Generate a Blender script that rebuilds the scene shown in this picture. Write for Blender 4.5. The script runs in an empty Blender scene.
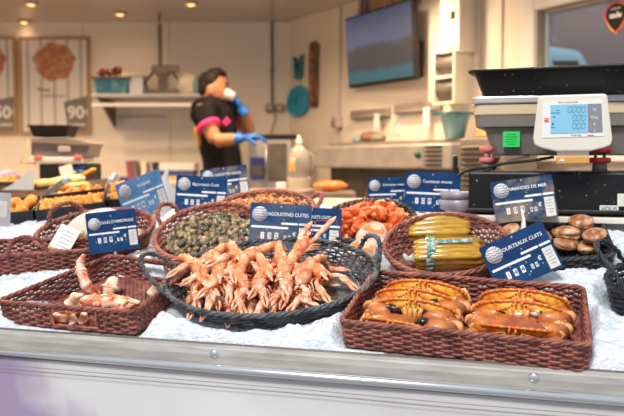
import bpy, math, random
from mathutils import Vector, Matrix, noise
R = math.radians
PI = math.pi
rnd = random.Random(7)
S = bpy.context.scene
col = S.collection

# ------------------------------------------------------------ camera, world, light, exposure
CAM_Z = 1.55
PITCH = math.atan(48/800)
cam = bpy.data.objects.new('camera', bpy.data.cameras.new('camera'))
col.objects.link(cam)
cam.location = (0, 0, CAM_Z)
cam.rotation_euler = (PI/2 - PITCH, 0, 0)
cam.data.sensor_width = 36
cam.data.lens = 800/624*36
cam.data.clip_start = .05
cam.data.dof.use_dof = True
cam.data.dof.focus_distance = 1.6
cam.data.dof.aperture_fstop = 46/11.0
S.camera = cam
S.view_settings.view_transform = 'Standard'
S.view_settings.look = 'None'
S.view_settings.gamma = 1
S.view_settings.use_curve_mapping = False
S.view_settings.exposure = 0.55

w = bpy.data.worlds.new('sky'); S.world = w; w.use_nodes = True
bg = w.node_tree.nodes['Background']
bg.inputs[0].default_value = (.80, .90, 1.0, 1)
bg.inputs[1].default_value = 0.46
sun = bpy.data.objects.new('soft_daylight', bpy.data.lights.new('soft_daylight', 'SUN'))
sun.data.energy = 2.3; sun.data.angle = R(14); sun.data.color = (1, .97, .92)
sun.rotation_euler = (R(42), 0, R(-25)); col.objects.link(sun)

FLOOR_Z, CEIL_Z, BACK_Y = .36, 2.57, 6.0

def warm_spot(x, y, e):
    l = bpy.data.lights.new('ceiling_and_fill_spot', 'SPOT')
    l.energy = e; l.color = (1, .70, .43); l.spot_size = R(165); l.spot_blend = 1; l.shadow_soft_size = .05
    o = bpy.data.objects.new('ceiling_and_fill_spot', l); o.location = (x, y, CEIL_Z-.03); col.objects.link(o)
    return o
for lx, ly in ((-2.6, 3.4), (-1.5, 3.2), (-.4, 3.2), (.7, 3.0), (-2.9, 4.6), (-.6, 4.4), (-1.7, 4.5), (.35, 4.2)):  # unseen fill spots added under the ceiling to light the interior, without fixtures
    warm_spot(lx, ly, 64)

# ------------------------------------------------------------ materials
def mat(name, c, rough=.5, c2=None, scale=20, metal=0, bump=0, bscale=None, detail=3, spec=.5, coat=0,
        trans=0, lo=.35, hi=.65, sss=0, alpha=1, emit=None, estr=1, stretch=None, ramp=None, bdist=.005):
    m = bpy.data.materials.new(name); m.use_nodes = True
    nt = m.node_tree; b = nt.nodes['Principled BSDF']
    b.inputs['Base Color'].default_value = (*c, 1)
    b.inputs['Roughness'].default_value = rough
    b.inputs['Metallic'].default_value = metal
    b.inputs['Specular IOR Level'].default_value = spec
    b.inputs['Coat Weight'].default_value = coat
    b.inputs['Coat Roughness'].default_value = .15
    b.inputs['Transmission Weight'].default_value = trans
    b.inputs['Alpha'].default_value = alpha
    if sss:
        b.inputs['Subsurface Weight'].default_value = sss
        b.inputs['Subsurface Scale'].default_value = .01
    if emit:
        b.inputs['Emission Color'].default_value = (*emit, 1); b.inputs['Emission Strength'].default_value = estr
    tc = nt.nodes.new('ShaderNodeTexCoord'); out = tc.outputs['Object']
    if stretch:
        mp = nt.nodes.new('ShaderNodeMapping'); mp.inputs['Scale'].default_value = stretch
        nt.links.new(out, mp.inputs[0]); out = mp.outputs[0]
    if c2 or ramp:
        n = nt.nodes.new('ShaderNodeTexNoise'); n.inputs['Scale'].default_value = scale; n.inputs['Detail'].default_value = detail
        nt.links.new(out, n.inputs['Vector'])
        r = nt.nodes.new('ShaderNodeValToRGB')
        r.color_ramp.elements[0].position = lo; r.color_ramp.elements[1].position = hi
        r.color_ramp.elements[0].color = (*c, 1); r.color_ramp.elements[1].color = (*(c2 or c), 1)
        if ramp:
            for p, cc in ramp:
                e = r.color_ramp.elements.new(p); e.color = (*cc, 1)
        nt.links.new(n.outputs[0], r.inputs[0]); nt.links.new(r.outputs[0], b.inputs['Base Color'])
    if bump:
        n2 = nt.nodes.new('ShaderNodeTexNoise'); n2.inputs['Scale'].default_value = bscale or scale*3; n2.inputs['Detail'].default_value = 4
        nt.links.new(out, n2.inputs['Vector'])
        bp = nt.nodes.new('ShaderNodeBump'); bp.inputs['Strength'].default_value = bump; bp.inputs['Distance'].default_value = bdist
        nt.links.new(n2.outputs[0], bp.inputs['Height']); nt.links.new(bp.outputs[0], b.inputs['Normal'])
    return m

M = {}
M['wall'] = mat('cream_wall_panel', (.80, .71, .60), .35, (.84, .76, .66), 1.5)
M['ceiling'] = mat('beige_ceiling', (.46, .41, .37), .22, (.50, .45, .41), 1.2)
M['floor'] = mat('brown_floor', (.22, .17, .13), .6, (.28, .22, .17), 6)
M['ground'] = mat('asphalt', (.2, .2, .2), .9, (.28, .27, .26), 30)
M['trimgrey'] = mat('grey_trim', (.50, .45, .40), .5)
M['pole'] = mat('dark_pipe', (.20, .16, .13), .5)
M['steel'] = mat('stainless_steel', (.50, .48, .46), .36, (.64, .62, .60), 6, metal=.6)
M['steelrail'] = mat('worn_aluminium_rail', (.36, .335, .31), .5, (.50, .475, .45), 9, metal=.3, bump=.1, stretch=(1, 6, 6))
M['chrome'] = mat('chrome', (.75, .76, .78), .2, metal=.9)
M['darksteel'] = mat('dark_steel', (.10, .09, .08), .5, (.16, .14, .12), 8)
M['black'] = mat('black_plastic', (.012, .012, .013), .42, (.02, .02, .022), 30, spec=.3)
M['speck'] = mat('speckled_black_plastic', (.011, .011, .012), .4, (.55, .53, .5), 150, lo=.72, hi=.75, detail=2, spec=.25)
M['white'] = mat('white_plastic', (.80, .79, .76), .4)
M['cream'] = mat('cream_plastic', (.74, .68, .58), .4)
M['creamlite'] = mat('light_cream_plastic', (.74, .68, .60), .35)
M['grey'] = mat('grey_plastic', (.20, .18, .165), .5, spec=.3)
M['wood'] = mat('brown_wood', (.28, .14, .06), .6, (.42, .23, .10), 5, stretch=(1, 1, 8))
M['woodlite'] = mat('light_wood', (.52, .33, .17), .5, (.60, .40, .22), 8, stretch=(8, 1, 1))
M['wicker'] = mat('red_brown_wicker', (.13, .034, .025), .5, (.36, .115, .085), 45, bump=.25, bscale=300, detail=4)
M['wickerpink'] = mat('pink_brown_wicker', (.27, .075, .05), .5, (.47, .16, .11), 50, bump=.25, bscale=300)
M['wickblack'] = mat('black_grey_wicker', (.010, .011, .013), .5, (.05, .053, .06), 45, bump=.25, bscale=300)
M['wickgrey'] = mat('dark_grey_wicker', (.020, .022, .026), .5, (.13, .135, .145), 38, bump=.25, bscale=300)
M['blue'] = mat('blue_card', (.007, .030, .105), .3, (.010, .062, .180), 14, coat=.05, spec=.2)
M['bluelite'] = mat('glossy_light_blue_card', (.06, .20, .42), .2, (.14, .34, .60), 12, coat=.6)
M['bluefade'] = mat('faded_blue_card', (.012, .045, .12), .3, (.30, .22, .16), 16, coat=.05, spec=.2, lo=.46, hi=.66)
M['bluegrey'] = mat('grey_blue_card', (.012, .06, .16), .3, (.12, .14, .17), 10, coat=.05, spec=.2, lo=.4, hi=.62)
M['logo'] = mat('white_logo_print', (.62, .58, .60), .4, (.70, .66, .68), 300)
M['print'] = mat('white_print', (.82, .82, .84), .4)
M['printred'] = mat('red_print', (.75, .10, .07), .4)
M['printdark'] = mat('dark_print', (.03, .03, .05), .5)
M['label'] = mat('white_paper_label', (.74, .72, .69), .5, (.66, .62, .56), 90)
M['gold'] = mat('brass_dot', (.62, .36, .16), .4)
M['stick'] = mat('white_skewer', (.75, .74, .70), .4)
M['paper'] = mat('white_paper', (.82, .81, .82), .7)
M['skin'] = mat('tanned_skin', (.40, .17, .085), .5, (.46, .21, .11), 8)
M['hair'] = mat('dark_brown_hair', (.008, .005, .004), .6, (.022, .012, .008), 40, spec=.2)
M['shirt'] = mat('black_jersey', (.008, .007, .009), .85, (.016, .015, .018), 10, spec=.1)
M['pinkcloth'] = mat('magenta_cloth', (.75, .03, .20), .6)
M['yellowcloth'] = mat('yellow_cloth', (.85, .42, .05), .6)
M['glove'] = mat('blue_nitrile_glove', (.012, .13, .55), .4, (.02, .18, .68), 18)
M['trousers'] = mat('dark_trousers', (.02, .02, .025), .8)
M['eye'] = mat('black_eye', (.01, .008, .008), .15)
M['lango'] = mat('pink_orange_shell', (.76, .17, .045), .32, (.90, .46, .24), 60, coat=.3, sss=.1)
M['langoleg'] = mat('orange_leg_shell', (.80, .28, .12), .35, (.90, .52, .32), 60, coat=.2)
M['langopale'] = mat('pale_claw_shell', (.80, .30, .13), .35, (.90, .64, .46), 45, coat=.2)
M['antenna'] = mat('red_antenna', (.62, .08, .03), .4)
M['shrimp'] = mat('orange_red_shrimp', (.86, .09, .01), .35, (.93, .30, .09), 50, coat=.3)
M['tinyshrimp'] = mat('brown_orange_shrimp', (.62, .20, .05), .4, (.80, .42, .15), 60, coat=.2)
M['crabtop'] = mat('red_brown_crab_shell', (.30, .06, .02), .32, (.58, .16, .03), 30, coat=.45)
M['crabedge'] = mat('orange_crab_rim', (.58, .085, .008), .35, (.78, .24, .02), 60, coat=.35)
M['crabface'] = mat('yellow_crab_underside', (.70, .17, .01), .38, (.90, .50, .06), 70, bump=.4, bscale=180, coat=.3, lo=.38, hi=.58)
M['crabclaw'] = mat('brown_orange_claw', (.23, .055, .035), .38, (.62, .19, .03), 24, coat=.3, lo=.38, hi=.64, bump=.3, bscale=200)
M['crabjoint'] = mat('orange_joint', (.80, .24, .03), .35, (.85, .45, .2), 80, coat=.3)
M['crabtip'] = mat('black_claw_tip', (.012, .010, .012), .25, coat=.4)
M['crabmouth'] = mat('pale_orange_mouth', (.66, .24, .03), .4, (.82, .50, .22), 90, coat=.2)
M['barnacle'] = mat('white_barnacle', (.78, .74, .68), .6)
M['kingred'] = mat('red_white_leg_shell', (.68, .075, .015), .35, (.84, .62, .46), 38, coat=.4, lo=.42, hi=.6)
M['kingwhite'] = mat('cream_claw_shell', (.84, .66, .50), .35, (.78, .20, .05), 34, coat=.4, lo=.48, hi=.62)
M['meat'] = mat('orange_cut_meat', (.85, .16, .03), .4, (.80, .28, .08), 60)
M['snail1'] = mat('olive_snail_shell', (.075, .045, .020), .3, (.28, .19, .085), 130, coat=.4)
M['snail2'] = mat('dark_snail_shell', (.018, .018, .018), .3, (.08, .075, .055), 130, coat=.4)
M['snail3'] = mat('tan_snail_shell', (.22, .145, .065), .3, (.42, .31, .16), 130, coat=.4)
M['clam'] = mat('brown_ribbed_shell', (.34, .11, .035), .4, (.70, .42, .24), 45, lo=.42, hi=.6, bump=.6, bscale=160, coat=.2)
M['clamflesh'] = mat('orange_shell_flesh', (.85, .30, .03), .4)
M['whelk'] = mat('beige_whelk_shell', (.50, .30, .13), .5, (.76, .64, .46), 60)
M['razor'] = mat('yellow_olive_razor_shell', (.40, .19, .008), .25, (.74, .43, .035), 34, coat=.8, stretch=(.5, 3, 3))
M['film'] = mat('clear_plastic_film', (.8, .7, .4), .08, trans=1, alpha=.28)
M['tealband'] = mat('teal_label_band', (.10, .27, .25), .4, (.45, .50, .45), 60, lo=.5, hi=.54)
M['ball'] = mat('orange_fried_crumb', (.70, .20, .02), .6, (.84, .36, .05), 40, bump=.5, bscale=120)
M['ballyellow'] = mat('yellow_orange_fritter', (.66, .18, .012), .5, (.82, .36, .04), 40, bump=.4, bscale=100)
M['yellow'] = mat('yellow_orange_wrap', (.85, .40, .04), .5, (.90, .62, .30), 12)
M['redplastic'] = mat('red_plastic_knob', (.62, .045, .04), .4)
M['pinkplastic'] = mat('faded_pink_plastic_knob', (.66, .16, .15), .5)
M['green'] = mat('green_sticker', (.02, .62, .12), .5)
M['orangelabel'] = mat('orange_label', (.66, .32, .08), .5)
M['lcd'] = mat('blue_lcd', (.22, .48, .66), .3, emit=(.22, .50, .70), estr=.10)
M['lcdgrey'] = mat('grey_panel', (.24, .24, .27), .4)
M['lcddigit'] = mat('dark_lcd_digit', (.03, .12, .22), .4)
M['fishblue'] = mat('bright_blue_painted_wood', (.005, .26, .50), .4, (.02, .40, .68), 6)
M['fishteal'] = mat('dark_teal_paint', (.01, .13, .17), .4, (.02, .20, .24), 6)
M['drift'] = mat('dark_driftwood', (.04, .022, .014), .6, (.30, .13, .04), 9, stretch=(1, 1, .5))
M['screen'] = mat('television_picture', (.10, .14, .20), .2, emit=(.1, .1, .1), estr=0)
M['tealglass'] = mat('teal_plastic_box', (.12, .28, .34), .35, (.20, .38, .44), 10)
M['crateblue'] = mat('blue_crate', (.04, .16, .26), .5, (.14, .40, .36), 14, lo=.55, hi=.7)
M['slot'] = mat('brown_grey_slot', (.20, .17, .14), .5, (.27, .23, .19), 7)
M['jug'] = mat('grey_translucent_jug', (.34, .32, .30), .4)
M['juglabel'] = mat('orange_jug_label', (.85, .42, .06), .5, (.85, .75, .5), 20, lo=.55, hi=.6)
M['purple'] = mat('purple_book', (.30, .06, .12), .5)
M['bluebook'] = mat('blue_book', (.04, .07, .32), .5)
M['yellowbook'] = mat('yellow_book', (.75, .50, .12), .5)
M['lampglow'] = mat('lamp_glow', (1, .6, .3), .5, emit=(1, .50, .16), estr=2.6)
M['brass'] = mat('lamp_ring', (.66, .48, .32), .3, metal=.6)
M['apron'] = mat('brown_board', (.16, .07, .035), .6, (.26, .12, .06), 6)
M['posterframe'] = mat('tan_wood_frame', (.42, .24, .13), .5)
M['pricegrey'] = mat('grey_price_tag', (.20, .18, .165), .6)
M['foodpic'] = mat('seafood_picture_print', (.42, .13, .05), .6, (.34, .22, .14), 22, ramp=[(.46, (.52, .34, .18)), (.56, (.50, .11, .04))])
M['tubwhite'] = mat('pale_pink_tub', (.55, .36, .26), .35, (.70, .54, .44), 12, coat=.4)
M['tuborange'] = mat('orange_lid_print', (.85, .24, .05), .35, (.84, .55, .38), 30, coat=.4, lo=.55, hi=.6)
M['redflower'] = mat('red_leaves', (.45, .04, .02), .6, (.06, .03, .03), 40)
M['beigebag'] = mat('beige_bag', (.62, .52, .42), .6, (.72, .62, .52), 6)
M['bag'] = mat('frosted_plastic_bag', (.50, .51, .52), .35, (.60, .61, .62), 8, alpha=.85)
M['purplestuff'] = mat('purple_bag', (.42, .30, .55), .5, (.25, .42, .12), 9, lo=.55, hi=.6)
M['corn'] = mat('purple_marbled_dish', (.46, .42, .46), .3, (.20, .17, .22), 12)
M['outblue'] = mat('pale_blue_van_body', (.30, .52, .62), .4)
M['outgrey'] = mat('grey_purple_reflection', (.16, .14, .17), .6, (.20, .18, .20), .6)  # colour of the awning reflection in the window glass

def vinyl():
    m = mat('white_vinyl_panel', (.62, .61, .62), .35, (.50, .48, .485), 2.6, bump=.15, bscale=6)
    nt = m.node_tree; b = nt.nodes['Principled BSDF']
    src = b.inputs['Base Color'].links[0].from_socket
    tc = nt.nodes.new('ShaderNodeTexCoord'); sx = nt.nodes.new('ShaderNodeSeparateXYZ'); nt.links.new(tc.outputs['Object'], sx.inputs[0])
    n = nt.nodes.new('ShaderNodeTexNoise'); n.inputs['Scale'].default_value = 7; n.inputs['Detail'].default_value = 6
    nt.links.new(tc.outputs['Object'], n.inputs['Vector'])
    # printed purple figure on the left of the panel, ends near x = -.55
    mth = nt.nodes.new('ShaderNodeMath'); mth.operation = 'MULTIPLY_ADD'; mth.inputs[1].default_value = .42
    nt.links.new(n.outputs[0], mth.inputs[0])
    neg = nt.nodes.new('ShaderNodeMath'); neg.operation = 'MULTIPLY'; neg.inputs[1].default_value = -1
    nt.links.new(sx.outputs[0], neg.inputs[0]); nt.links.new(neg.outputs[0], mth.inputs[2])
    zz = nt.nodes.new('ShaderNodeMath'); zz.operation = 'MULTIPLY_ADD'; zz.inputs[1].default_value = -.9
    nt.links.new(sx.outputs[2], zz.inputs[0]); nt.links.new(mth.outputs[0], zz.inputs[2])
    r = nt.nodes.new('ShaderNodeMapRange'); r.inputs[1].default_value = -.27; r.inputs[2].default_value = -.12
    nt.links.new(zz.outputs[0], r.inputs[0])
    mx = nt.nodes.new('ShaderNodeMix'); mx.data_type = 'RGBA'
    nt.links.new(r.outputs[0], mx.inputs[0]); nt.links.new(src, mx.inputs[6]); mx.inputs[7].default_value = (.31, .23, .36, 1)
    nt.links.new(mx.outputs[2], b.inputs['Base Color'])
    return m
M['vinyl'] = vinyl()

def ice_mat():
    m = mat('crushed_ice', (.60, .65, .73), .30, (.80, .83, .88), 70, sss=.0, bump=1.0, bscale=150)
    b = m.node_tree.nodes['Principled BSDF']; b.inputs['Subsurface Weight'].default_value = .12
    b.inputs['Subsurface Radius'].default_value = (.6, .8, 1); b.inputs['Subsurface Scale'].default_value = .012
    return m
M['ice'] = ice_mat()

def screen_mat():
    m = bpy.data.materials.new('television_picture_glow'); m.use_nodes = True; nt = m.node_tree; b = nt.nodes['Principled BSDF']
    b.inputs['Roughness'].default_value = .35
    tc = nt.nodes.new('ShaderNodeTexCoord'); sx = nt.nodes.new('ShaderNodeSeparateXYZ'); nt.links.new(tc.outputs['Object'], sx.inputs[0])
    n = nt.nodes.new('ShaderNodeTexNoise'); n.inputs['Scale'].default_value = 7; n.inputs['Detail'].default_value = 5
    nt.links.new(tc.outputs['Object'], n.inputs['Vector'])
    a = nt.nodes.new('ShaderNodeMath'); a.operation = 'MULTIPLY_ADD'; a.inputs[1].default_value = .10; nt.links.new(n.outputs[0], a.inputs[0]); nt.links.new(sx.outputs[2], a.inputs[2])
    r = nt.nodes.new('ShaderNodeValToRGB'); mr = nt.nodes.new('ShaderNodeMapRange'); mr.inputs[1].default_value = -.2; mr.inputs[2].default_value = .26
    nt.links.new(a.outputs[0], mr.inputs[0]); nt.links.new(mr.outputs[0], r.inputs[0])
    e = r.color_ramp.elements; e[0].position = 0; e[0].color = (.05, .15, .17, 1); e[1].position = 1; e[1].color = (.05, .065, .12, 1)
    for p, c in ((.22, (.06, .15, .17)), (.30, (.085, .075, .075)), (.55, (.10, .085, .075)), (.62, (.14, .15, .22)), (.80, (.12, .12, .17))):
        q = e.new(p); q.color = (*c, 1)
    b.inputs['Base Color'].default_value = (.012, .012, .014, 1); nt.links.new(r.outputs[0], b.inputs['Emission Color']); b.inputs['Emission Strength'].default_value = .62; b.inputs['Specular IOR Level'].default_value = .15
    return m
M['screen'] = screen_mat()

def plank_poster():
    m = bpy.data.materials.new('whitewashed_plank_print'); m.use_nodes = True; nt = m.node_tree; b = nt.nodes['Principled BSDF']
    tc = nt.nodes.new('ShaderNodeTexCoord'); wv = nt.nodes.new('ShaderNodeTexWave'); wv.inputs['Scale'].default_value = 3.2; wv.inputs['Distortion'].default_value = .6
    nt.links.new(tc.outputs['Object'], wv.inputs[0]); r = nt.nodes.new('ShaderNodeValToRGB')
    r.color_ramp.elements[0].position = .0; r.color_ramp.elements[0].color = (.42, .37, .34, 1); r.color_ramp.elements[1].position = .16; r.color_ramp.elements[1].color = (.74, .70, .66, 1)
    nt.links.new(wv.outputs[0], r.inputs[0]); nt.links.new(r.outputs[0], b.inputs['Base Color']); b.inputs['Roughness'].default_value = .4
    return m
M['plankprint'] = plank_poster()

def glass_mat():
    m = bpy.data.materials.new('window_glass'); m.use_nodes = True; nt = m.node_tree
    for n in list(nt.nodes): nt.nodes.remove(n)
    o = nt.nodes.new('ShaderNodeOutputMaterial'); g = nt.nodes.new('ShaderNodeBsdfGlossy'); g.inputs['Roughness'].default_value = .05
    t = nt.nodes.new('ShaderNodeBsdfTransparent'); t.inputs[0].default_value = (.85, .87, .9, 1); x = nt.nodes.new('ShaderNodeMixShader'); x.inputs[0].default_value = .16
    nt.links.new(t.outputs[0], x.inputs[1]); nt.links.new(g.outputs[0], x.inputs[2]); nt.links.new(x.outputs[0], o.inputs[0])
    return m
M['glass'] = glass_mat()

# ------------------------------------------------------------ mesh helpers
class MB:
    def __init__(s): s.v = []; s.f = []; s.mi = []; s.cur = 0
    def add(s, vs, fs):
        o = len(s.v); s.v += [tuple(p) for p in vs]; s.f += [tuple(i+o for i in f) for f in fs]; s.mi += [s.cur]*len(fs); return s
    def box(s, c, d, rot=None, taper=None):
        x, y, z = d[0]/2, d[1]/2, d[2]/2
        vs = [Vector((a*x, b*y, e*z)) for e in (-1, 1) for b in (-1, 1) for a in (-1, 1)]
        if taper:
            for q in vs:
                if q.z < 0: q.x *= taper[0]; q.y *= taper[1]
        if rot: vs = [rot @ q for q in vs]
        c = Vector(c)
        return s.add([q+c for q in vs], [(0, 2, 3, 1), (4, 5, 7, 6), (0, 1, 5, 4), (2, 6, 7, 3), (0, 4, 6, 2), (1, 3, 7, 5)])
    def tube(s, pts, rad, n=8, closed=False, flat=1.0, up=None, cap=True):
        pts = [Vector(p) for p in pts]; L = len(pts)
        if not hasattr(rad, '__len__'): rad = [rad]*L
        tang = []
        for i in range(L):
            if closed: t = pts[(i+1) % L]-pts[i-1]
            else: t = pts[min(i+1, L-1)]-pts[max(i-1, 0)]
            if t.length < 1e-9: t = Vector((0, 0, 1))
            tang.append(t.normalized())
        ref = Vector(up) if up else (Vector((0, 0, 1)) if abs(tang[0].z) < .9 else Vector((1, 0, 0)))
        vs = []
        for i in range(L):
            t = tang[i]
            u = ref - t*ref.dot(t)
            if u.length < 1e-6: u = t.orthogonal()
            u.normalize()
            if not up: ref = u
            v = t.cross(u)
            for k in range(n):
                a = 2*PI*k/n
                vs.append(pts[i] + (v*math.cos(a) + u*math.sin(a)*flat)*rad[i])
        fs = []
        for i in range(L if closed else L-1):
            j = (i+1) % L
            for k in range(n):
                q = (k+1) % n
                fs.append((i*n+k, i*n+q, j*n+q, j*n+k))
        if not closed and cap:
            fs.append(tuple(reversed(range(n)))); fs.append(tuple(range((L-1)*n, L*n)))
        return s.add(vs, fs)
    def ell(s, c, r, rot=None, nu=14, nv=9, fn=None):
        c = Vector(c); vs = [Vector((0, 0, -1))]
        for j in range(1, nv):
            ph = -PI/2 + PI*j/nv
            for i in range(nu):
                a = 2*PI*i/nu; vs.append(Vector((math.cos(ph)*math.cos(a), math.cos(ph)*math.sin(a), math.sin(ph))))
        vs.append(Vector((0, 0, 1)))
        if fn: vs = [fn(q) for q in vs]
        vs = [Vector((q.x*r[0], q.y*r[1], q.z*r[2])) for q in vs]
        if rot: vs = [rot @ q for q in vs]
        vs = [q+c for q in vs]; fs = []
        for i in range(nu): fs.append((0, 1+(i+1) % nu, 1+i))
        for j in range(nv-2):
            for i in range(nu):
                a = 1+j*nu+i; b = 1+j*nu+(i+1) % nu; fs.append((a, b, b+nu, a+nu))
        L = len(vs)-1; o = 1+(nv-2)*nu
        for i in range(nu): fs.append((o+i, o+(i+1) % nu, L))
        return s.add(vs, fs)
    def lathe(s, prof, c=(0, 0, 0), n=20, rot=None):
        c = Vector(c); vs = []; fs = []
        for r, z in prof:
            for i in range(n):
                a = 2*PI*i/n; q = Vector((r*math.cos(a), r*math.sin(a), z)); vs.append((rot @ q if rot else q)+c)
        for j in range(len(prof)-1):
            for i in range(n):
                k = (i+1) % n; fs.append((j*n+i, j*n+k, (j+1)*n+k, (j+1)*n+i))
        fs.append(tuple(reversed(range(n)))); fs.append(tuple(range((len(prof)-1)*n, len(prof)*n)))
        return s.add(vs, fs)
    def prism(s, poly, lo, hi, axis='y'):      # poly in (x,z) extruded in y, or (x,y) extruded in z, or (y,z) extruded in x
        n = len(poly)
        def P3(p, h):
            return (p[0], h, p[1]) if axis == 'y' else ((p[0], p[1], h) if axis == 'z' else (h, p[0], p[1]))
        vs = [P3(p, lo) for p in poly]+[P3(p, hi) for p in poly]
        fs = [tuple(range(n)), tuple(reversed(range(n, 2*n)))]
        for i in range(n):
            j = (i+1) % n; fs.append((i, i+n, j+n, j))
        return s.add(vs, fs)
    def build(s, name, m, parent=None, smooth=True, bevel=0, seg=2, remesh=0):
        me = bpy.data.meshes.new(name); me.from_pydata(s.v, [], s.f)
        import bmesh
        bm = bmesh.new(); bm.from_mesh(me); bmesh.ops.recalc_face_normals(bm, faces=bm.faces); bm.to_mesh(me); bm.free()
        ms = m if isinstance(m, (list, tuple)) else [m]
        for x in ms: me.materials.append(M[x] if isinstance(x, str) else x)
        for p, i in zip(me.polygons, s.mi): p.material_index = i; p.use_smooth = smooth
        o = bpy.data.objects.new(name, me); col.objects.link(o)
        if parent: o.parent = parent
        if remesh:
            r = o.modifiers.new('remesh', 'REMESH'); r.mode = 'VOXEL'; r.voxel_size = remesh; r.use_smooth_shade = True
            q = o.modifiers.new('smooth', 'SMOOTH'); q.iterations = 4; q.factor = .5
        if bevel:
            b = o.modifiers.new('bevel', 'BEVEL'); b.width = bevel; b.segments = seg; b.limit_method = 'ANGLE'; b.angle_limit = R(40)
        return o

def tag(o, label=None, cat=None, group=None, kind=None):
    if label: o['label'] = label
    if cat: o['category'] = cat
    if group: o['group'] = group
    if kind: o['kind'] = kind
    return o
def thing(name, label, cat, loc=(0, 0, 0), rz=0, group=None, mtx=None):
    o = bpy.data.objects.new(name, None); col.objects.link(o); o.empty_display_size = .05
    if mtx is not None: o.matrix_world = mtx
    else: o.location = loc; o.rotation_euler = (0, 0, rz)
    return tag(o, label, cat, group)
def kids(o): return KIDS.get(o.name) or [c for c in bpy.data.objects if c.parent == o]
KIDS = {}
def copy_tree(o, parent=None, mtx=None, label=None):
    c = o.copy(); col.objects.link(c)
    if parent: c.parent = parent
    if mtx is not None: c.matrix_world = mtx
    if label: c['label'] = label
    if o.name not in KIDS: KIDS[o.name] = [k for k in bpy.data.objects if k.parent == o]
    for k in KIDS[o.name]: copy_tree(k, c)
    return c
def struct(mb, name, m, **k):
    o = mb.build(name, m, smooth=False, **k); o['kind'] = 'structure'; return o
_txt = {}
def text(s, size, m, parent, loc, rot=(PI/2, 0, 0), align='CENTER', bold=.0, name='lettering', ext=.0004, sx=1):
    cu = bpy.data.curves.new('t', 'FONT'); cu.body = s; cu.size = size; cu.align_x = align; cu.align_y = 'CENTER'; cu.extrude = ext; cu.offset = bold; cu.resolution_u = 3
    t = bpy.data.objects.new('t', cu); col.objects.link(t)
    bpy.context.view_layer.update()
    me = bpy.data.meshes.new_from_object(t.evaluated_get(bpy.context.evaluated_depsgraph_get()))
    bpy.data.objects.remove(t); bpy.data.curves.remove(cu)
    me.materials.clear(); me.materials.append(M[m])
    o = bpy.data.objects.new(name, me); col.objects.link(o); o.parent = parent; o.location = loc; o.rotation_euler = rot; o.scale = (sx, 1, 1)
    return o

# ------------------------------------------------------------ geometry of the place
def ray(px, py):
    d = Vector(((px-312)/800, 1, -(py-208)/800))
    c, s_ = math.cos(PITCH), math.sin(PITCH)
    return Vector((d.x, d.y*c + d.z*s_, -d.y*s_ + d.z*c))
C0 = Vector((0, 0, CAM_Z))
def at(px, py, Y):
    r = ray(px, py); return C0 + r*(Y/r.y)
def atz(px, py, z):
    r = ray(px, py); return C0 + r*((z-CAM_Z)/r.z)
BED_Z = 1.19
_l, _r = atz(0, 329, BED_Z), atz(624, 373, BED_Z)
U = (_r-_l).normalized(); YAW = math.atan2(U.y, U.x)
SL = math.atan(.28)
VH = Vector((-U.y, U.x, 0))
V = (VH*math.cos(SL) + Vector((0, 0, math.sin(SL)))).normalized(); N = U.cross(V)
O = _l + U*((0-_l.x)/U.x)
BED = Matrix(((U.x, V.x, N.x, O.x), (U.y, V.y, N.y, O.y), (U.z, V.z, N.z, O.z), (0, 0, 0, 1)))
BINV = BED.inverted()
def P(px, py, h=0):        # point on the sloping bed, h above it -> bed coordinates
    r = ray(px, py); p0 = O + N*h
    t = (p0-C0).dot(N)/r.dot(N); q = BINV @ (C0+r*t)
    return Vector((q.x, q.y, h))
def bedm(a, b, h=0, rz=0): return BED @ Matrix.Translation((a, b, h)) @ Matrix.Rotation(rz, 4, 'Z')
WC = Vector((-.165, BACK_Y, 0)); WD = Vector((.5, -.8660254, 0)); WN = Vector((-.8660254, -.5, 0))   # right wall: corner, run, inward normal
WRZ = R(-60)
def onwall(px, py, off=0):
    r = ray(px, py); p0 = WC+WN*off; t = (p0-C0).dot(WN)/r.dot(WN); return C0+r*t
def wall_s(px, off=0):
    p = onwall(px, 160, off); return (p-WC).dot(WD)

# ------------------------------------------------------------ room shell
EX = WC + WD*3.9
struct(MB().box((-1.9, BACK_Y+.03, 1.3), (3.6, .06, 2.7)), 'wall_back', 'wall')
fl = MB().prism([(-3.7, 2.9), (-3.7, 6.05), (-.1, 6.05), (EX.x+.1, EX.y), (EX.x+.1, 2.3), (-.5, 2.9)], FLOOR_Z-.04, FLOOR_Z, 'z')
struct(fl, 'floor', 'floor')
struct(MB().prism([(-3.7, 2.35), (-3.7, 6.05), (-.1, 6.05), (EX.x+.1, EX.y), (EX.x+.1, 2.35)], CEIL_Z, CEIL_Z+.05, 'z'), 'ceiling', 'ceiling')
struct(MB().box((-3.65, 4.2, 1.3), (.06, 3.8, 2.7)), 'wall_left', 'wall')
struct(MB().box((0, 10, -.02), (40, 40, .04)), 'ground', 'ground')
# right wall with window opening
sw0 = wall_s(526); gs0 = wall_s(538); sw1 = 3.75
win_top = onwall(541, 11).z; win_bot = 1.62
rw = MB()
L = 3.9
for (a, b, z0, z1) in ((0, gs0, 0, 2.62), (gs0, sw1-.05, win_top, 2.62), (gs0, sw1-.05, 0, win_bot), (sw1-.05, L, 0, 2.62)):
    rw.box(((a+b)/2, .03, (z0+z1)/2), (b-a, .06, z1-z0))
o = struct(rw, 'wall_right', 'wall'); o.location = WC; o.rotation_euler = (0, 0, WRZ)
fr = MB(); fw = gs0-sw0
fr.box((gs0-fw/2, -.02, (win_top+win_bot)/2), (fw, .05, win_top-win_bot+2*fw)); fr.box((sw1-.02, -.02, (win_top+win_bot)/2), (fw, .05, win_top-win_bot+2*fw))
fr.box(((gs0+sw1)/2, -.02, win_top+fw/2), (sw1-gs0, .05, fw)); fr.box(((gs0+sw1)/2, -.02, win_bot-fw/2), (sw1-gs0, .05, fw))
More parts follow.
